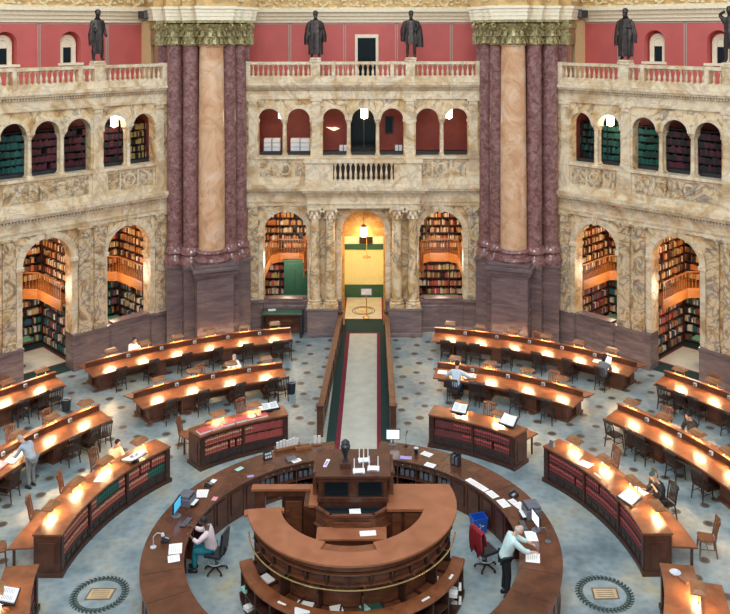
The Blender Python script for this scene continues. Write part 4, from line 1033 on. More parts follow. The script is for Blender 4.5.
# ------------------------------------------------------------ books and stands lying on the counters
def open_book(loc, rz, label, w=.5, h=.34, tilt=.5, kind='text', standm='black'):
    r = root('book_stand', loc, rz, label, 'book stand')
    zc = .06+h/2*math.sin(tilt)+.05
    b = MB(); b.rbox((0,0,zc-.02), (w+.08,h+.06,.025), 0, 0, tilt); b.rbox((0,-h/2*math.cos(tilt)-.02,zc-h/2*math.sin(tilt)), (w+.08,.03,.06), 0, 0, tilt); b.box(-.12,.12,-.08,.12,0,.03); b.tube([(0,.02,.02),(0,.02,zc)], .03, 6); b.build('stand', standm, r)
    b = MB()
    for s in (-1,1): b.rbox((s*w/4,0,zc+.012), (w/2-.005,h,.03), 0, 0, tilt, -s*.07)
    if kind == 'map':
        for k in range(9): b.rbox((random.uniform(-.16,.16),random.uniform(-.06,.06),zc+.034), (.08,.03,.002), 0, 1, tilt)
    elif kind == 'text':
        for s in (-1,1):
            for k in range(7): yy = (k-3)*.036; b.rbox((s*w/4, yy*math.cos(tilt), zc+.030+yy*math.sin(tilt)), (w/2-.09,.008,.002), 0, 1, tilt, -s*.07)
    b.build('open_pages', ['paper','print'], r)
    return r
def facing(a): return rad(-a)+PI        # local -y points outward (towards the reader behind)
open_book(P(8.0,-60.5,1.15), facing(-60.5), 'open book of maps on a black stand on the long left counter', .60, .44, .18, 'map')
open_book(P(8.15,-22.9,1.15), rad(22.9), 'large open book on a stand at the aisle end of the short left counter', .62, .36, .22, 'text')
open_book(P(8.05,26.3,1.15), rad(-26.3), 'open white book on a dark stand at the aisle end of the short right counter', .5, .34, .6)
open_book(P(8.1,39.3,1.15), rad(-39.3), 'tilted open white book at the outer end of the short right counter', .52, .38, .6, '')
open_book(P(8.0,79.0,1.15), rad(-62), 'wide open white book on the long right counter', .52, .40, .35, '', 'deskd')
open_book(P(8.5,-108.3,1.15), rad(100), 'open book with a picture on the bottom left counter', .5, .4, .3, 'text')
redl = ['leftmost','second','third','fourth','fifth','rightmost']
for i, a in enumerate((-41.2,-38.0,-34.6,-31.2,-28.2,-25.6)):
    r = root('red_folio', P(7.86,a,1.151), rad(-a)+random.uniform(-.05,.05), '%s large red folio lying on the short left counter' % redl[i], 'book', 'red folios on the short left counter')
    b = MB(); w, d, h = .42, .33, random.choice((.06,.075))
    b.box(-w/2,w/2,-d/2,d/2,0,.008); b.box(-w/2,w/2,-d/2,d/2,h,h+.008); b.box(-w/2,w/2,d/2-.012,d/2,0,h+.008); b.build('cover', 'b_rose', r)
    b = MB(); b.box(-w/2+.012,w/2-.012,-d/2+.01,d/2-.012,.008,h); b.build('pages', 'paper', r)
def sheet(R, a, z, w, d, label, mat='paper', rot=0, t=.006, name='paper_sheet', cat='paper', group=None):
    b = MB(); b.box(-w/2,w/2,-d/2,d/2,0,t)
    if mat == 'paper' and w > .2:
        for k in range(5): b.box(-w*.36,w*.36,-d*.34+k*d*.15,-d*.34+k*d*.15+.008,t,t+.001,1)
    o = b.build(name, [mat,'trimg'] if mat == 'paper' else mat); o.location = P(R,a,z); o.rotation_euler = (0,0,rad(-a)+rot); return tag(o, label, cat, group)
RZ = 1.052
def onring(R, a): return P(R, a, RZ)
sheet(8.05,62.3,1.15,.42,.34,'white sheet at the aisle end of the long right counter',rot=.3)
sheet(8.2,-69.5,1.15,.3,.3,'thin sheet beside the second lamp of the long left counter','paperb',.3)
sheet(7.95,67.4,1.15,.34,.06,'narrow slip beside the second lamp of the long right counter','paperb')

# ------------------------------------------------------------ outer ring counter
r = root('ring_counter', P(4.95,0,0), 0, 'dark walnut ring counter encircling the central desk', 'counter', world=True)
for s in (-1,1):
    a0, a1 = sorted((s*8.0, s*150))
    b = MB(); b.arc([(4.42,.99),(5.48,.99),(5.50,1.01),(5.50,1.05),(4.40,1.05),(4.40,1.01)], a0, a1, m=0); b.build('countertop', 'ring', r)
    b = MB(); b.arcbox(5.30,5.38,.05,.99,a0,a1); b.arcbox(5.28,5.44,0,.14,a0,a1)
    for k in range(24):
        a = a0+(a1-a0)*(k+.5)/24; b.arcbox(5.38,5.41,.24,.86,a-2.2,a+2.2,n=1)
    b.build('outer_panelling', 'deskd', r)
    # inner side: drawers, open shelves, panels
    fr = MB(); dk = MB(); kb = MB()
    k = 0; a = 9.0
    while a < 146:
        fr = MB(); A0, A1 = sorted((s*a, s*(a+7.6)))
        seat = 70 < a < 97
        fr.arcbox(4.48,5.3,.05,.99,*sorted((s*(a-.35), s*(a+.05))),n=1)
        if not seat:
            fr.arcbox(4.50,5.3,.0,.10,A0,A1,n=2)
            if a > 40: fr.arcbox(4.50,4.56,.1,.99,A0,A1,n=2); fr.arcbox(4.46,4.50,.22,.84,A0+1.2,A1-1.2,n=2)
            else:
                fr.arcbox(4.50,4.58,.80,.99,A0,A1,n=2); fr.arcbox(4.50,5.3,.45,.48,A0,A1,n=2)
                for q in (2.2,5.4): p = P(4.47, s*(a+q)); kb = MB(); kb.ell((p[0],p[1],.9), (.03,.03,.03), 8); kb.build('knob', 'brass', r)
                for q in range(3):
                    aa = s*(a+1.4+q*2.1); hh = random.uniform(.18,.28); w_ = .7
                    dk = MB(); dk.arcbox(4.62,4.85,.48,.48+hh,aa-w_,aa+w_,n=1); dk.build('stored_binder', 'grey', r)
                    if random.random() < .6: dk = MB(); dk.arcbox(4.6,4.85,.10,.10+hh,aa-w_,aa+w_,n=1); dk.build('stored_binder', 'black', r)
        fr.build('cabinet_bay', 'deskd', r)
        a += 7.95; k += 1
    b = MB()
    for q in (20,33,47,60,106,118,130): b.arcbox(4.44,5.46,1.051,1.0545,*sorted((s*q, s*(q+.12))),n=1)
    b.build('joint_line', 'case', r)

# ------------------------------------------------------------ central horseshoe desk
c0 = (0,-AP)
r = root('central_desk', (0,-AP,0), 0, 'round raised oak desk with crescent top in the middle of the room', 'desk', world=True)
ZT = 2.07; RO, RI = 2.78, 1.92
def sweep(b, prof, aA, aB, m=0): b.arc(prof, aA, aB, n=max(6, int(abs(aB-aA)/4)), m=m)
# angles run clockwise from the back wall; the crescent goes from 96 (right) through the front to 262 (left)
b = MB()
prof = [(RI,ZT-.07),(RO-.04,ZT-.07),(RO,ZT-.05),(RO,ZT),(RI,ZT)]
sweep(b, prof, 98, 163); sweep(b, prof, 199, 262); sweep(b, [(2.24,ZT-.07),(RO-.04,ZT-.07),(RO,ZT-.05),(RO,ZT),(2.24,ZT)], 163, 199)
b.build('crescent_top', 'cresc', r)
b = MB()
pts = [(.92,-AP-.40),(RI*math.sin(rad(98)),-AP-.40),(RI*math.sin(rad(98)),-AP+RI*math.cos(rad(98)))]
pts += [(RO*math.sin(rad(t)), -AP+RO*math.cos(rad(t))) for t in (98,90,82,76,72)] + [(.92,-AP+.86)]
b.prism(pts, ZT-.07, ZT); b.build('shoulder_top', 'cresc', r)
b = MB(); b.box(-2.80,-.92,-AP+.60,-AP+.86,ZT-.07,ZT); b.build('rear_beam', 'cresc', r, bevel=.008)
b = MB(); b.box(-1.16,-.92,-AP-.20,-AP+.60,ZT-.07,ZT); b.build('side_ledge', 'cresc', r)
b = MB(); b.arcbox(RI-.10,RO+.08,ZT-.13,ZT-.065,259,264,n=2); b.build('top_end_cap', 'cresc', r)
b = MB(); b.arcbox(RI,2.26,ZT-.12,ZT-.045,163,199,n=8); b.build('counter_inset', 'desk', r)
b = MB()
for R0, R1, z0, z1 in ((1.98,2.72,1.95,ZT-.07),(2.26,2.64,1.84,1.95),(2.0,2.56,1.78,1.84),(2.0,2.66,1.74,1.78),(2.0,2.54,1.50,1.74),(2.0,2.62,1.46,1.50)): sweep(b, [(R0,z0),(R1,z0),(R1,z1),(R0,z1)], 98, 262)
sweep(b, [(2.0,0),(2.24,0),(2.24,1.46),(2.0,1.46)], 98, 262)
b.build('drum', 'panelw', r)
for k in range(14):
    t = 98.5+k*11.7
    b = MB(); b.arcbox(2.54,2.575,1.54,1.71,t+1.8,t+10,n=3); b.build('frieze_panel', 'deskd', r)
    b = MB(); b.arcbox(2.54,2.62,1.48,1.76,t-.9,t+.7,n=1); b.ell((2.63*math.sin(rad(t)),-AP+2.63*math.cos(rad(t)),1.62), (.04,.04,.10), 8); b.build('carved_console', 'case', r)
b = MB(); b.tube([(2.74*math.sin(rad(98+4*i)),-AP+2.74*math.cos(rad(98+4*i)),1.46) for i in range(42)], .02, 8); b.build('brass_rail', 'brass', r, True)
for k in range(12):
    t = 102+k*14
    if t < 262: b = MB(); b.tube([(2.58*math.sin(rad(t)),-AP+2.58*math.cos(rad(t)),1.47),(2.74*math.sin(rad(t)),-AP+2.74*math.cos(rad(t)),1.46)], .012, 6); b.build('rail_bracket', 'brass', r)
# lower tier: shelf, sloping lip, book shelves
b = MB(); sweep(b, [(2.24,.74),(2.66,.74),(2.66,.78),(2.24,.78)], 101, 257); b.build('lower_shelf', 'panelw', r)
b = MB(); sweep(b, [(2.64,.84),(2.98,.80),(3.0,.84),(2.98,.88),(2.66,.92)], 101, 257); b.build('lower_lip', 'desk', r)
b = MB(); sweep(b, [(2.3,0),(3.0,0),(3.0,.08),(2.3,.08)], 101, 257); sweep(b, [(2.3,.40),(2.96,.40),(2.96,.43),(2.3,.43)], 101, 257)
for t in range(101, 258, 12): b.arcbox(2.3,2.96,.0,.84,t-.5,t+.5,n=1)
sweep(b, [(2.3,0),(2.34,0),(2.34,.8),(2.3,.8)], 101, 257)
for t in range(101, 258, 24): b.arcbox(2.3,2.62,.78,1.25,t-.5,t+.5,n=1)
b.build('lower_shelving', 'case', r)
# right shoulder body, gate, well walls
def pt(name, mat, *boxes):
    for q in boxes:
        b = MB(); b.box(*q); b.build(name, mat, r, bevel=.008)
pt('shoulder_wall', 'deskd', (.92,2.45,-AP+.50,-AP+.80,0,ZT-.07), (.95,2.0,-AP-.30,-AP+.5,0,ZT-.07))
b = MB(); b.arcbox(2.0,2.60,0,ZT-.07,74,98,n=6); b.build('shoulder_drum', 'deskd', r)
pt('gate_post', 'deskd', (-2.72,-2.42,-AP+.62,-AP+.84,0,ZT-.07), (-1.30,-.98,-AP-.12,-AP+.84,0,ZT-.07))
pt('gate_lintel', 'deskd', (-2.42,-1.30,-AP+.64,-AP+.82,1.84,ZT-.07))
pt('raised_panel', 'panelw', (1.06,1.30,-AP-.34,-AP-.30,1.2,1.92), (1.38,1.90,-AP-.34,-AP-.30,1.2,1.92), (-1.86,-1.40,-AP+.62,-AP+.66,.2,1.72))
pt('gate', 'case', (-1.96,-1.32,-AP+.66,-AP+.72,.05,1.84))
# inner deck, bay with black top, inner table
b = MB(); b.prism([(1.98*math.sin(rad(t)), -AP+1.98*math.cos(rad(t))) for t in range(262,95,-8)]+[(1.4,-AP-.1),(-1.0,-AP-.1)], 0, .5); b.build('inner_deck', 'case', r)
bay = [(-.95,-AP-.20),(-.56,-AP-.62),(.58,-AP-.62),(.97,-AP-.20)]
b = MB()
b.prism([(-.95,-AP-.26),(-.60,-AP-.62),(.62,-AP-.62),(.97,-AP-.26),(.97,-AP-.1),(-.95,-AP-.1)], .5, ZT-.12)
b.build('bay_body', 'panelw', r, bevel=.01)
b = MB()
for (p, q) in zip(bay, bay[1:]):
    L = math.dist(p, q); an = math.atan2(q[1]-p[1], q[0]-p[0]); c = ((p[0]+q[0])/2, (p[1]+q[1])/2)
    b.rbox((*c,ZT-.05), (L+.06,.10,.07), an, 0)
    nx, ny = math.sin(an)*.05, -math.cos(an)*.05
    b.rbox((c[0]+nx*.8,c[1]+ny*.8,ZT-.30), (L*.86,.04,.22), an, 0); b.rbox((c[0]+nx*1.3,c[1]+ny*1.3,ZT-.44), (L,.08,.05), an, 0)
b.build('bay_rim', 'panelw', r, bevel=.006)
b = MB(); b.prism([(-.90,-AP-.16),(-.55,-AP-.56),(.57,-AP-.56),(.92,-AP-.16),(.80,-AP-.10),(-.80,-AP-.10)], ZT-.12, ZT-.10); b.build('bay_leather_top', 'glass', r)
b = MB(); b.box(-.90,.90,-AP-1.16,-AP-.62,1.68,1.74); b.build('inner_table_top', 'cresc', r, bevel=.008)
b = MB(); b.box(-.84,.84,-AP-1.10,-AP-.66,.5,1.68); b.build('inner_table_body', 'deskd', r)
sheetc = [(.08,-AP-.36,ZT-.098,.30,.30,'white sheet on the black leather of the central bay'),(.42,-AP-.92,1.742,.42,.22,'white sheet on the small table inside the central desk')]
for x, y, z, w, d, lb in sheetc:
    b = MB(); b.box(-w/2,w/2,-d/2,d/2,0,.008); o = b.build('paper_sheet', 'paper'); o.location = (x,y,z); o.rotation_euler = (0,0,.1); tag(o, lb, 'paper')

# the book-lift cabinet behind the desk
r = root('lift_cabinet', (0,-AP+.65,0), 0, 'tall dark mahogany cabinet with two black panes behind the central desk', 'cabinet', world=True)
b = MB(); b.box(-.90,.92,-AP-.05,-AP+1.2,0,2.62); b.box(-.94,.96,-AP-.09,-AP+1.22,ZT,ZT+.14); b.box(-.94,.96,-AP-.09,-AP+1.22,2.62,2.74); b.build('cabinet_body', 'deskd', r, bevel=.012)
b = MB(); b.box(-1.0,1.02,-AP-.16,-AP+1.32,2.74,2.82); b.build('cabinet_top', 'deskd', r, bevel=.012)
for x0, x1 in ((-.74,-.12),(.16,.78)):
    b = MB(); b.box(x0,x1,-AP-.07,-AP-.05,2.25,2.60); g = b.build('pane', 'glass', r); b = MB(); b.box(x0-.05,x1+.05,-AP-.065,-AP-.05,2.21,2.25); b.box(x0-.05,x1+.05,-AP-.065,-AP-.05,2.60,2.62); b.box(x0-.05,x0,-AP-.065,-AP-.05,2.25,2.60); b.box(x1,x1+.05,-AP-.065,-AP-.05,2.25,2.60); b.build('pane_frame', 'case', r)
for x0, x1 in ((-1.08,-.98),(1.0,1.10)): b = MB(); b.box(x0,x1,-AP+.3,-AP+1.3,1.2,2.68); b.build('side_board', 'panelw', r)
# things on the cabinet
def router(x, y, rz, label, n=2):
    r = root('white_router', (x,y,2.82), rz, label, 'router')
    b = MB(); b.box(-.16,.16,-.11,.11,0,.05); b.build('case', 'white', r, bevel=.01)
    b = MB(); b.box(-.10,.10,-.113,-.11,.015,.035); b.build('port_strip', 'grey', r)
    for i in range(n): xx = -.12+.24*i/max(1,n-1); b = MB(); b.tube([(xx,.10,.03),(xx,.12,.30)], .014, 6); b.build('antenna', 'white', r)
router(.17,-AP+.05,.05,'white router at the front edge of the cabinet top'); router(.56,-AP+.18,-.05,'white router at the right of the cabinet top'); router(.30,-AP+.62,.1,'white router at the back of the cabinet top',3)
r = root('trophy_urn', (-.20,-AP+.35,2.82), 0, 'dark urn on a brown block on the cabinet top', 'urn')
b = MB(); b.box(-.15,.15,-.13,.13,0,.14); b.build('base', 'deskd', r, bevel=.01)
b = MB(); b.lathe([(.09,.14),(.06,.2),(.05,.28),(.12,.44),(.14,.56),(.10,.62),(.12,.65),(.05,.72),(.01,.74)], n=16); b.build('urn', 'black', r, True)
b = MB(); b.box(-.05,.05,-.2,.2,0,.02); b.box(-.03,.03,-.16,.1,.02,.024,1); o = b.build('remote_control', ['white','purple']); o.location = (-.72,-AP+.5,2.82); o.rotation_euler = (0,0,-.2); tag(o, 'slim white remote at the left of the cabinet top', 'remote')

# ------------------------------------------------------------ ring counter equipment
def monitor(R, a, rz, label, screen, z=RZ, w=.5, h=.32):
    r = root('computer_monitor', P(R,a,z), rz, label, 'monitor')       # screen faces -y
    b = MB(); b.lathe([(.13,0),(.13,.012),(.03,.03),(.025,.16)], n=16); b.build('stand', 'grey', r, True)
    b = MB(); b.rbox((0,0,.16+h/2), (w,.045,h), 0); b.rbox((0,.03,.16+h/2), (w*.6,.04,h*.6), 0); b.build('casing', 'black', r, bevel=.008)
    b = MB(); b.rbox((0,-.024,.16+h/2), (w-.05,.004,h-.05), 0); b.build('screen', screen, r)
    return r
def keyboard(R, a, rz, label):
    r = root('keyboard', P(R,a,RZ), rz, label, 'keyboard')
    b = MB(); b.rbox((0,0,.014), (.46,.17,.02), 0, 0, .06); b.build('tray', 'black', r, bevel=.005)
    b = MB()
    for i in range(14):
        for j in range(4): b.rbox((-.2+i*.031,-.055+j*.036,.027+j*.002), (.024,.028,.008), 0, 0, .06)
    b.build('keys', 'grey', r)
def printer(R, a, rz, label, w=.46, d=.40, h=.30):
    r = root('desktop_printer', P(R,a,RZ), rz, label, 'printer')
    b = MB(); b.box(-w/2,w/2,-d/2,d/2,0,h*.75); b.box(-w/2+.03,w/2-.03,-d/2+.05,d/2,h*.75,h); b.build('body', 'grey', r, bevel=.02)
    b = MB(); b.box(-w/2+.06,w/2-.06,-d/2-.12,-d/2+.02,.05,.07); b.box(-w/2+.07,w/2-.07,-d/2-.10,-d/2+.02,.07,.078,1); b.build('paper_tray', ['black','paper'], r)
    b = MB(); b.box(-w/2+.05,w/2-.05,-d/2+.02,-d/2+.05,h*.76,h*.79); b.build('control_strip', 'black', r)
def phone(R, a, rz, label):
    r = root('desk_telephone', P(R,a,RZ), rz, label, 'telephone')
    b = MB(); b.add([(-.11,-.11,0),(.11,-.11,0),(.11,.11,0),(-.11,.11,0),(-.11,-.11,.03),(.11,-.11,.03),(.11,.11,.10),(-.11,.11,.10)], [(0,3,2,1),(4,5,6,7),(0,1,5,4),(1,2,6,5),(2,3,7,6),(3,0,4,7)]); b.build('base', 'black', r, bevel=.006)
    b = MB(); b.tube([(-.075,-.10,.07),(-.075,-.02,.10),(-.075,.08,.13)], [.028,.018,.028], 8); b.build('handset', 'black', r, True)
    b = MB()
    for i in range(3):
        for j in range(4): b.rbox((-.0+i*.03,-.07+j*.028,.047+j*.009), (.02,.018,.008), 0, 0, .3)
    b.build('keypad', 'lgrey', r)
monitor(5.08,-77.6,rad(-100)+PI, 'blue-screened monitor facing the woman at the left of the ring counter','screenb')
monitor(5.72-.35,12.7,0, 'monitor with a white page at the aisle end of the right ring counter','screenw',w=.46,h=.34)
monitor(5.0,85.4,rad(-85)+.15, 'monitor with a pale screen before the standing man at the ring counter','screenw')
keyboard(4.68,-80.8,rad(-105)+PI,'black keyboard on the left of the ring counter')
keyboard(4.70,82.8,rad(-84),'black keyboard before the standing man')
printer(5.12,-70.2,rad(-105)+PI,'grey printer behind the blue screen on the ring counter'); printer(5.10,77.5,rad(-80),'dark grey printer beside the standing man',.5,.42,.34)
phone(4.98,-91.0,rad(-85)+PI,'black desk phone left of the seated woman'); phone(5.1,65.5,rad(-60),'black desk phone on the right part of the ring counter')
phone(5.12,-58.4,rad(70),'dark phone beside papers on the left ring counter')
for i, (R, a, w, d, rot, lb, mt) in enumerate(((4.66,-95.2,.46,.34,.1,'larger white sheet in front of the black phone, left ring counter','paper'),(4.66,-100.4,.30,.30,.1,'smaller white sheet below the large one, left ring counter','paper'),
    (5.02,-63.3,.42,.34,.5,'white papers beside the left printer','paper'),(5.2,-55.5,.2,.16,.3,'small white note near the left dark phone','paper'),(4.40+.12,-64.0,.2,.14,.3,'pink note on the inner edge of the ring counter','pink'),
    (5.15,-44.6,.26,.16,.1,'pale mint note on the left ring counter','mint'),(4.55,-44.8,.2,.12,-.4,'lilac note on the left ring counter','purple'),
    (4.58,-24.4,.30,.2,.2,'white papers under a dark book on the left ring counter','paper'),(4.62,19.9,.36,.2,.2,'lilac folder beside the aisle monitor','purple'),
    (5.1,26.2,.36,.26,-.2,'white sheet behind the cup on the right ring counter','paper'),(4.52,30.8,.34,.24,0,'white sheet on the inner edge of the right ring counter','paper'),
    (4.55,53.2,.82,.22,.0,'long white strip of paper on the right ring counter','paper'),(4.58,61.4,.40,.24,0,'second white sheet along the right ring counter','paper'),(4.62,68.2,.42,.26,0,'third white sheet along the right ring counter','paper'),
    (5.0,71.6,.36,.28,.2,'white sheet beside the right phone','paper'),(4.92,68.4,.24,.2,.1,'small white pad with a dark edge by the right phone','paper'),
    (4.80,88.6,.46,.30,0,'papers under the standing man\'s hands','paper'),(4.74,100.0,.40,.36,0,'white sheet nearest the right rim of the ring','paper'))):
    sheet(R,a,RZ,w,d,lb,mt,rot)
r = root('document_caddy', P(5.42,-24.6,RZ), rad(24.6), 'tan rack of white leaflets on the left ring counter', 'leaflet rack')
b = MB(); b.box(-.42,.42,-.10,.10,0,.04); b.box(-.42,.42,-.10,-.08,0,.12); b.box(-.42,-.40,-.1,.1,0,.14); b.box(.40,.42,-.1,.1,0,.14); b.build('tray', 'hood', r)
for k in range(7): b = MB(); b.rbox((-.33+k*.11,.01,.17), (.09,.03,.24+.04*(k%3)), random.uniform(-.2,.2), 0, .12); b.build('leaflets', 'white', r)
r = root('document_caddy', P(5.40,-14.0,RZ), rad(14), 'small tan stand of leaflets beside the left counter end', 'leaflet rack')
b = MB(); b.box(-.14,.14,-.08,.08,0,.04); b.build('tray', 'hood', r)
for k in range(2): b = MB(); b.rbox((-.07+k*.13,0,.16), (.09,.03,.26), .1, 0, .12); b.build('leaflets', 'white', r)
b = MB(); b.box(-.26,.26,-.10,.10,0,.09); b.box(-.22,.22,-.07,.07,.09,.092,1); o = b.build('wooden_box', ['hood','panelw']); o.location = P(5.28,-19.4,RZ); o.rotation_euler = (0,0,rad(19)); tag(o,'shallow wooden box between the leaflet racks','box')
r = root('card_display', P(5.15,-33.2,RZ), rad(33), 'dark slanted card display on the left ring counter', 'display')
b = MB(); b.rbox((0,0,.12), (.28,.06,.22), 0, 0, -.35); b.box(-.12,.12,-.02,.12,0,.03); b.build('board', 'black', r)
b = MB()
for i in range(3):
    for j in range(2): b.rbox((-.08+i*.08,-.036-.03*(1-j),.075+j*.09), (.06,.006,.06), 0, 0, -.35)
b.build('cards', 'lgrey', r)
r = root('closed_book', P(4.72,-26.0,RZ+.007), rad(26), 'dark book lying on white papers, left ring counter', 'book')
b = MB(); b.box(-.16,.16,-.11,.11,0,.006); b.box(-.16,.16,-.11,.11,.04,.046); b.box(-.16,-.15,-.11,.11,0,.046); b.build('cover', 'grey', r); b = MB(); b.box(-.15,.15,-.10,.10,.006,.04); b.build('pages', 'pageblk', r)
r = root('paper_cup', P(4.98,22.6,RZ), 0, 'dark cup standing on the right ring counter by the aisle', 'cup')
b = MB(); b.lathe([(.06,0),(.075,.17),(.08,.18),(.07,.18)], n=14); b.build('cup', 'black', r, True); b = MB(); b.lathe([(.08,.18),(.08,.195),(.03,.2)], n=14); b.build('lid', 'lgrey', r, True)
r = root('desk_organizer', P(5.0,38.6,RZ), rad(-38.6), 'black upright organizer on the right ring counter', 'organizer')
b = MB(); b.box(-.14,.14,-.10,.10,0,.04); b.box(-.14,-.12,-.10,.10,0,.32); b.box(.12,.14,-.10,.10,0,.32); b.box(-.14,.14,.08,.10,0,.34); b.box(-.01,.01,-.10,.10,0,.3); b.build('frame', 'black', r)
b = MB(); b.box(-.11,-.02,-.08,.07,.04,.27); b.box(.02,.11,-.08,.07,.04,.24); b.build('files', 'grey', r)
r = root('desk_microphone', P(5.35,17.4,RZ), 0, 'thin black gooseneck behind the purple folder', 'microphone')
b = MB(); b.lathe([(.06,0),(.06,.02),(.01,.03)], n=12); b.tube([(0,0,.02),(0,0,.35),(.03,0,.45)], .012, 6); b.build('stem', 'black', r); b = MB(); b.ell((.035,0,.47), (.025,.025,.04), 8); b.build('head', 'black', r)
for (R, a, n_, lb) in ((5.25,-94,'lamp','thin white gooseneck lamp over the left black phone'),(5.2,91.5,'lamp','small dark gooseneck lamp beside the standing man')):
    r = root('gooseneck_lamp', P(R,a,RZ), rad(-a), lb, 'lamp')
    mt = 'lgrey' if a < 0 else 'grey'
    b = MB(); b.lathe([(.08,0),(.08,.02),(.015,.03)], n=14); b.build('base', mt, r); b = MB(); b.tube([(0,0,.02),(0,.0,.28),(0,-.1,.38),(0,-.24,.36)], .012, 6); b.build('neck', mt, r); b = MB(); b.lathe([(.05,.30),(.045,.34),(.02,.38)], (0,-.25), 12); b.build('shade', mt, r)
# papers about the lower tier of the central desk
def cpaper(R, a, z, w, d, rot, lb, mt='paper', t=.02):
    b = MB(); b.box(-w/2,w/2,-d/2,d/2,0,t); o = b.build('paper_stack', mt); o.location = P(R,a,z); o.rotation_euler = (0,0,rad(-a)+rot); tag(o, lb, 'papers')
cpaper(2.50,206.0,.78,.42,.28,.2,'white binder on the lower shelf at the front left of the central desk'); cpaper(2.45,187.5,.78,.30,.26,.4,'crumpled white papers on the lower shelf left of centre',t=.05)
cpaper(2.82,203.5,.885,.36,.24,.5,'white booklet on the outer lip of the central desk'); cpaper(2.45,168,.78,.55,.30,.1,'dark green folder on the lower shelf','b_green',.03); cpaper(2.42,171.5,.81,.16,.24,.5,'green and white packet on the dark green folder','mint',.03)
cpaper(2.46,239,.78,.36,.20,.2,'white papers at the left end of the lower shelf',t=.05); cpaper(2.46,122,.78,.26,.18,.2,'white packet at the right end of the lower shelf',t=.05)
cpaper(2.84,215,.88,.24,.08,.1,'small white label on the left lip'); cpaper(2.84,140,.88,.24,.08,.0,'small white label on the right lip'); cpaper(2.84,118,.88,.20,.09,.0,'upper white label on the right lip')
for i,(a,z,lb) in enumerate(((112,.43,'white packet sticking out of the right lower shelving, upper'),(118,.43,'white bundle in the right lower shelving'),(112,.08,'white packet in the bottom right shelving'),(247,.43,'mint packet sticking out of the left lower shelving'),(243,.08,'white packet in the bottom left shelving'))):
    cpaper(2.84,a,z,.2,.34,.3,lb,'mint' if i == 3 else 'paper',.09)

# ------------------------------------------------------------ office chairs, bin
def office_chair(loc, rz, label, jacket=False):
    r = root('office_chair', loc, rz, label, 'office chair')
    b = MB(); b.rbox((0,0,.50), (.50,.48,.09)); b.build('seat', 'black', r, bevel=.03)
    b = MB(); b.rbox((0,-.26,.86), (.46,.07,.56), 0, 0, .12); b.tube([(0,-.12,.47),(0,-.26,.5),(0,-.29,.7)], .025, 6); b.build('backrest', 'black', r, bevel=.03)
    b = MB(); b.tube([(0,0,.10),(0,0,.46)], .03, 8); b.build('column', 'grey', r)
    b = MB(); b.tube([(.2*math.cos(i*PI/10),.2*math.sin(i*PI/10),.26) for i in range(20)], .013, 6, closed=True)
    for i in range(4): b.tube([(0,0,.26),(.2*math.cos(i*PI/2),.2*math.sin(i*PI/2),.26)], .008, 5)
    b.build('foot_ring', 'lgrey', r)
    for i in range(5):
        a = 2*PI*i/5+.3; b = MB(); b.tube([(0,0,.13),(.3*math.cos(a),.3*math.sin(a),.08)], [.03,.018], 6); l = b.build('leg', 'black', r)
        b = MB(); b.ell((.3*math.cos(a),.3*math.sin(a),.035), (.035,.035,.035), 8); b.build('caster', 'black', l)
    return r
office_chair((-3.72,-18.42,0), rad(75), 'black swivel chair with chrome foot ring holding the seated woman')
r = office_chair((3.62,-18.30,0), rad(-62), 'black swivel chair with a red jacket over its back')
b = MB()    # jacket draped over the back
n = 14; vs = []
for i in range(n+1):
    x = -.29+.58*i/n; f = .02*math.sin(i*1.9)
    vs += [(x,-.335+f,.50-.08*math.sin(i*.9)),(x*1.02,-.36+f,.80),(x*.96,-.345,1.12),(x*.94,-.24,1.16),(x*.97,-.195+f*.5,1.02),(x,-.18+f,.78)]
b.add(vs, [(i*6+j, (i+1)*6+j, (i+1)*6+j+1, i*6+j+1) for i in range(n) for j in range(5)])
o = b.build('jacket', 'redcl', None, True); m = o.modifiers.new('th','SOLIDIFY'); m.thickness = .02; o.location = (3.62,-18.30,0); o.rotation_euler = (0,0,rad(-62)); tag(o, 'dark red jacket hung over the back of the right swivel chair', 'jacket')
r = root('recycling_bin', (3.62,-16.62,0), .3, 'blue recycling bin on the floor inside the ring counter', 'bin')
b = MB(); b.add([(-.17,-.13,0),(.17,-.13,0),(.17,.13,0),(-.17,.13,0),(-.23,-.19,.46),(.23,-.19,.46),(.23,.19,.46),(-.23,.19,.46),(-.20,-.16,.46),(.20,-.16,.46),(.20,.16,.46),(-.20,.16,.46),(-.15,-.11,.03),(.15,-.11,.03),(.15,.11,.03),(-.15,.11,.03)],
    [(3,2,1,0),(0,1,5,4),(1,2,6,5),(2,3,7,6),(3,0,4,7),(4,5,9,8),(5,6,10,9),(6,7,11,10),(7,4,8,11),(8,9,13,12),(9,10,14,13),(10,11,15,14),(11,8,12,15),(12,13,14,15)]); b.build('tub', 'bluebin', r)
b = MB()
for i in range(3): a = i*2.094; b.rbox((.06*math.cos(a),-.168,.25+.06*math.sin(a)), (.07,.006,.022), 0, 0, 0, -a); 
b.build('recycling_mark', 'white', r)
def bin_(loc, label):
    r = root('waste_bin', loc, 0, label, 'bin'); b = MB(); b.lathe([(.15,0),(.19,.42),(.195,.45),(.175,.45),(.14,.03)], n=18); b.build('tub', 'black', r, True)
    b = MB(); b.lathe([(.185,.38),(.19,.44),(.17,.46),(.168,.38)], n=18); b.build('liner', 'lgrey', r, True)
bin_(P(12.0,-13.5), 'black waste bin with pale liner at the aisle end of the middle left row'); bin_(P(15.2,-48.2), 'black waste bin beside the farthest row at the left edge')

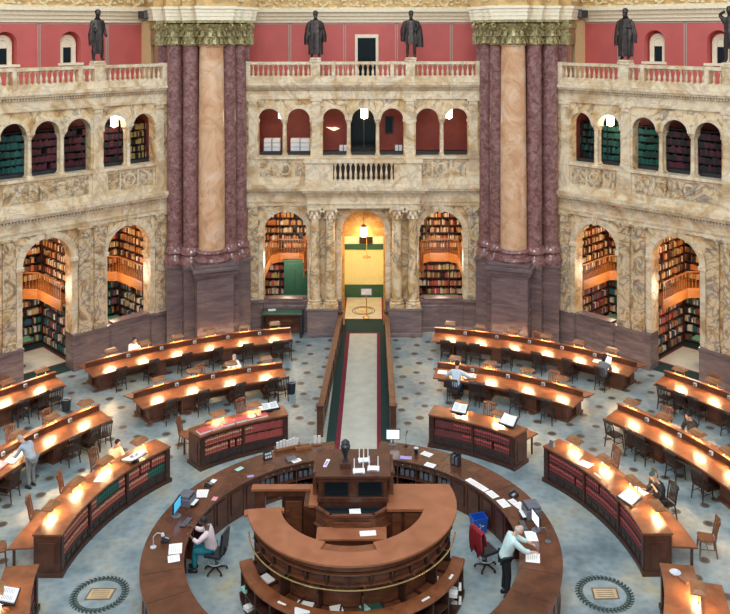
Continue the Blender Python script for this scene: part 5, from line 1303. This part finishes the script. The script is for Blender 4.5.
# ------------------------------------------------------------ desk against the wall under the left back window
r = root('writing_desk', (-3.87,-.55,0), 0, 'dark desk with a green leather top under the left back window', 'desk')
b = MB(); b.box(-1.0,1.0,-.42,.36,1.08,1.14); b.build('desktop', 'black', r, bevel=.01)
b = MB(); b.box(-.92,.92,-.36,.28,1.14,1.155); b.build('leather_inset', 'gleather', r)
b = MB(); b.box(-.95,.95,.2,.34,.1,1.08); b.box(-.95,.95,-.1,.2,.55,.60); b.build('back_panel', 'deskd', r)
for s in (-1,1): b = MB(); b.box(*sorted((s*.98,s*.86)),-.38,.34,0,1.08); b.build('side_panel', 'black', r, bevel=.01)
b = MB(); b.box(-.18,.18,-.12,.12,0,.02); o = b.build('paper_sheet', 'paper'); o.location = (-4.4,-.35,1.156); o.rotation_euler = (0,0,.2); tag(o, 'white sheet on the green leather desk under the window', 'paper')
# tables in the side alcoves
for sd, lb in (('left','small green-topped stand on the rug in the left alcove'),('right','small green-topped stand on the rug in the right alcove')):
    rt, Mx = walls[sd]; s = 1 if sd == 'right' else -1; p = Mx @ Vector((s*.35, 1.9, .02)); r = root('lectern_stand', p, rt.rotation_euler.z, lb, 'stand')
    b = MB(); b.lathe([(.22,0),(.22,.03),(.06,.07),(.035,.12),(.035,1.1)], n=14); b.build('post', 'brass', r, True)
    b = MB(); b.rbox((0,0,1.14), (.9,.5,.05), 0, 0, .15); b.build('top', 'gleather', r, bevel=.01)
for sd, x in (('left',3.5),('right',-3.5),('back',-3.7),('back',3.9)):
    rt, Mx = walls[sd]; p = Mx @ Vector((x, 1.9, 1.75 if 0 else 0)); r = root('library_table', p, rt.rotation_euler.z, 'green-topped library table inside the %s window alcove' % {('left',3.5):'left wall',('right',-3.5):'right wall',('back',-3.7):'left back',('back',3.9):'right back'}[(sd,x)], 'table')
    b = MB(); b.box(-.95,.95,-.5,.5,.98,1.05); b.build('table_top', 'gleather', r, bevel=.01)
    b = MB(); b.box(-.98,.98,-.53,.53,.90,.98); b.build('table_edge', 'panelw', r)
    for sx in (-1,1):
        for sy in (-1,1): b = MB(); b.box(sx*.88-.05,sx*.88+.05,sy*.43-.05,sy*.43+.05,0,.90); b.build('leg', 'panelw', r)

# ------------------------------------------------------------ desk papers and readers' things
def dsheet(R, a, dR, w, d, lb, mt='paper', rot=0, t=.02):
    # on a sloping near desktop of the row with divider radius R
    rr = R+dR; z = .86-(abs(dR)-.03)/.77*.105; b = MB(); b.box(-w/2,w/2,-d/2,d/2,0,t); o = b.build('paper_sheet', mt); o.location = P(rr,a,z+.002)
    o.rotation_euler = (math.atan(.136)*(1 if dR < 0 else -1), 0, rad(-a)+rot); tag(o, lb, 'paper')
dsheet(12.5,21.0,-.38,.5,.34,'open papers before the man in the pale blue shirt',rot=.5); dsheet(12.5,15.7,-.35,.36,.26,'white sheet at the aisle end of the middle right row')
dsheet(12.5,-66.8,-.40,.5,.36,'white papers before the standing man at the left',rot=.3); dsheet(12.5,-69.2,-.35,.5,.32,'open pink-edged book at the left picture edge','pink',rot=.2,t=.04); dsheet(12.5,-64.8,-.30,.34,.3,'open sheet at the right hand of the standing man',rot=.1)
dsheet(12.5,60.0,.36,.4,.3,'papers before the man in the black shirt')
b = MB(); b.box(-.19,.19,-.13,.13,0,.02,0); b.rbox((0,.15,.13), (.38,.015,.26), 0, 0, -.25); b.rbox((0,.142,.13), (.35,.004,.23), 0, 1, -.25)
o = b.build('laptop', ['lgrey','screenw']); o.location = P(16.08,38.9,.845); o.rotation_euler = (0,0,rad(-39)); tag(o, 'white laptop before the person in grey at the farthest right row', 'laptop')
dsheet(16.5,37.4,-.35,.3,.24,'paper left of the laptop on the farthest right row')
cc = MB(); cc.box(-.30,.30,-.22,.22,0,.02); o = cc.build('paper_sheet', 'paper'); o.location = P(8.92,71.2,.775); o.rotation_euler = (0,0,rad(-60)); tag(o, 'open pages before the bearded man', 'paper')
b = MB(); b.box(-.2,.2,-.14,.14,0,.05); o = b.build('closed_book', 'b_brown'); o.location = P(8.5,102.6,1.151); o.rotation_euler=(0,0,.4); tag(o, 'brown book on the bottom right counter', 'book')
r = root('ash_tray', P(8.22,101.5,1.15), 0, 'small glass dish on the bottom right counter', 'dish'); b = MB(); b.lathe([(.09,0),(.14,.05),(.13,.05),(.08,.015)], n=14); b.build('bowl', 'lgrey', r, True)
for R, a, lb in ((8.0,52.3,'small dark number holder at the aisle end of the long right counter'),):
    b = MB(); b.rbox((0,0,.09), (.18,.06,.18), 0, 0, -.2); b.box(-.08,.08,-.05,.08,0,.02); o = b.build('number_holder', 'grey'); o.location = P(R,a,1.15); o.rotation_euler = (0,0,rad(-a)); tag(o, lb, 'holder')

# ------------------------------------------------------------ people
person(P(11.42,-66.2), rad(66.2), 'grey-haired person in a pale blue shirt and grey trousers bending over the left desk', 'stand', 'bgrey', 'greycl', 'hairg', lean=.62, head_fwd=.45, hands=[(-.24,.62,1.0),(.22,.62,1.0)], sc=.98)
person(P(9.45,-57.6), rad(57.6)+PI, 'dark-haired person in a beige shirt reading behind the long left counter', 'sit', 'beigecl', 'greycl', 'hairb', lean=.22, head_fwd=.35, sc=1.02)
person(P(17.45,-34.7), rad(34.7)+PI, 'dark-haired person in white at the far side of the farthest left row', 'sit', 'shirtw', 'greycl', 'hairb', lean=.15, head_fwd=.35)
person(P(13.5,-23.0), rad(23)+PI, 'grey-haired person in pale clothes hidden behind a lamp of the middle left row', 'sit', 'shirtb', 'greycl', 'hairg', lean=.2, head_fwd=.3)
person((-3.85,-18.32,0), rad(88), 'seated woman with dark hair, pinkish top and turquoise trousers at the ring counter', 'sit', 'shirtp', 'turq', 'hairb', 'skind', lean=.22, head_fwd=.25, hands=[(-.2,.55,.98),(.12,.6,1.04)], knees=[(-.16,.42,.54),(.06,.46,.54)], sc=1.05)
person(P(11.65,18.9), rad(-18.9), 'dark-haired man in a pale blue shirt and black trousers leaning on the middle right desk', 'sit', 'shirtb', 'navy', 'hairb', lean=.28, head_fwd=.2, hands=[(-.3,.42,.82),(.62,.38,.84)], armwide=.5, sc=1.08)
chair(P(11.45,18.7), rad(-18.7), 'dark chair under the man in the pale blue shirt', None)
person(P(13.55,59.3), rad(-59.3)+PI, 'dark-haired man in a black t-shirt at the far side of the right middle row', 'sit', 'blackcl', 'navy', 'hairb', lean=.25, head_fwd=.35, sc=1.05)
person(P(17.4,57.6), rad(-57.6)+PI, 'dark-haired person in an orange top at the right picture edge', 'sit', 'orangecl', 'navy', 'hairb', lean=.2, head_fwd=.2)
person(P(15.62,39.3), rad(-39.3), 'dark-haired person in grey at a laptop on the farthest right row', 'sit', 'greycl', 'blackcl', 'hairb', hairlong=True, lean=.12, head_fwd=.2)
chair(P(15.5,39.3), rad(-39.3), 'dark chair holding the person with the laptop', None)
person(P(9.55,73.2), rad(-73.2)+PI, 'white-bearded man in a dark suit and cap reading behind the long right counter', 'sit', 'blackcl', 'blackcl', 'hairg', lean=.2, head_fwd=.4, cap='b_green', beard='hairg', hands=[(-.1,.3,1.0),(.16,.45,.82)], sc=1.08)
chair(P(9.72,73.2), rad(-73.2)+PI, 'dark chair under the bearded man', None)
person(P(13.45,23.0), rad(-23.0)+PI, 'person in an orange top half hidden behind a lamp of the middle right row', 'sit', 'orangecl', 'navy', 'hairb', lean=.5, head_fwd=.5, sc=.9)
person((3.98,-19.42,0), rad(-82), 'bald grey-haired man in a pale cyan shirt and black trousers leaning over the ring counter', 'stand', 'shirtc', 'blackcl', 'hairg', bald=True, lean=.42, head_fwd=.4, hands=[(-.12,.72,1.12),(.22,.68,1.12)], sc=1.06)
for o in list(bpy.data.objects):
    if '_o' in o:
        del o['_o']

r = root('green_cabinet', (-3.6,3.6,0), 0, 'tall dark green cabinet inside the left back window alcove', 'cabinet')
b = MB(); b.box(-.62,.62,-.25,.25,0,2.55); b.box(-.66,.66,-.28,.25,2.5,2.6); b.build('cabinet_body', 'gleather', r, bevel=.01)
for sx in (-1,1): b = MB(); b.box(*sorted((sx*.03,sx*.58)),-.27,-.25,.1,2.4); b.build('door', 'gleather', r, bevel=.01)
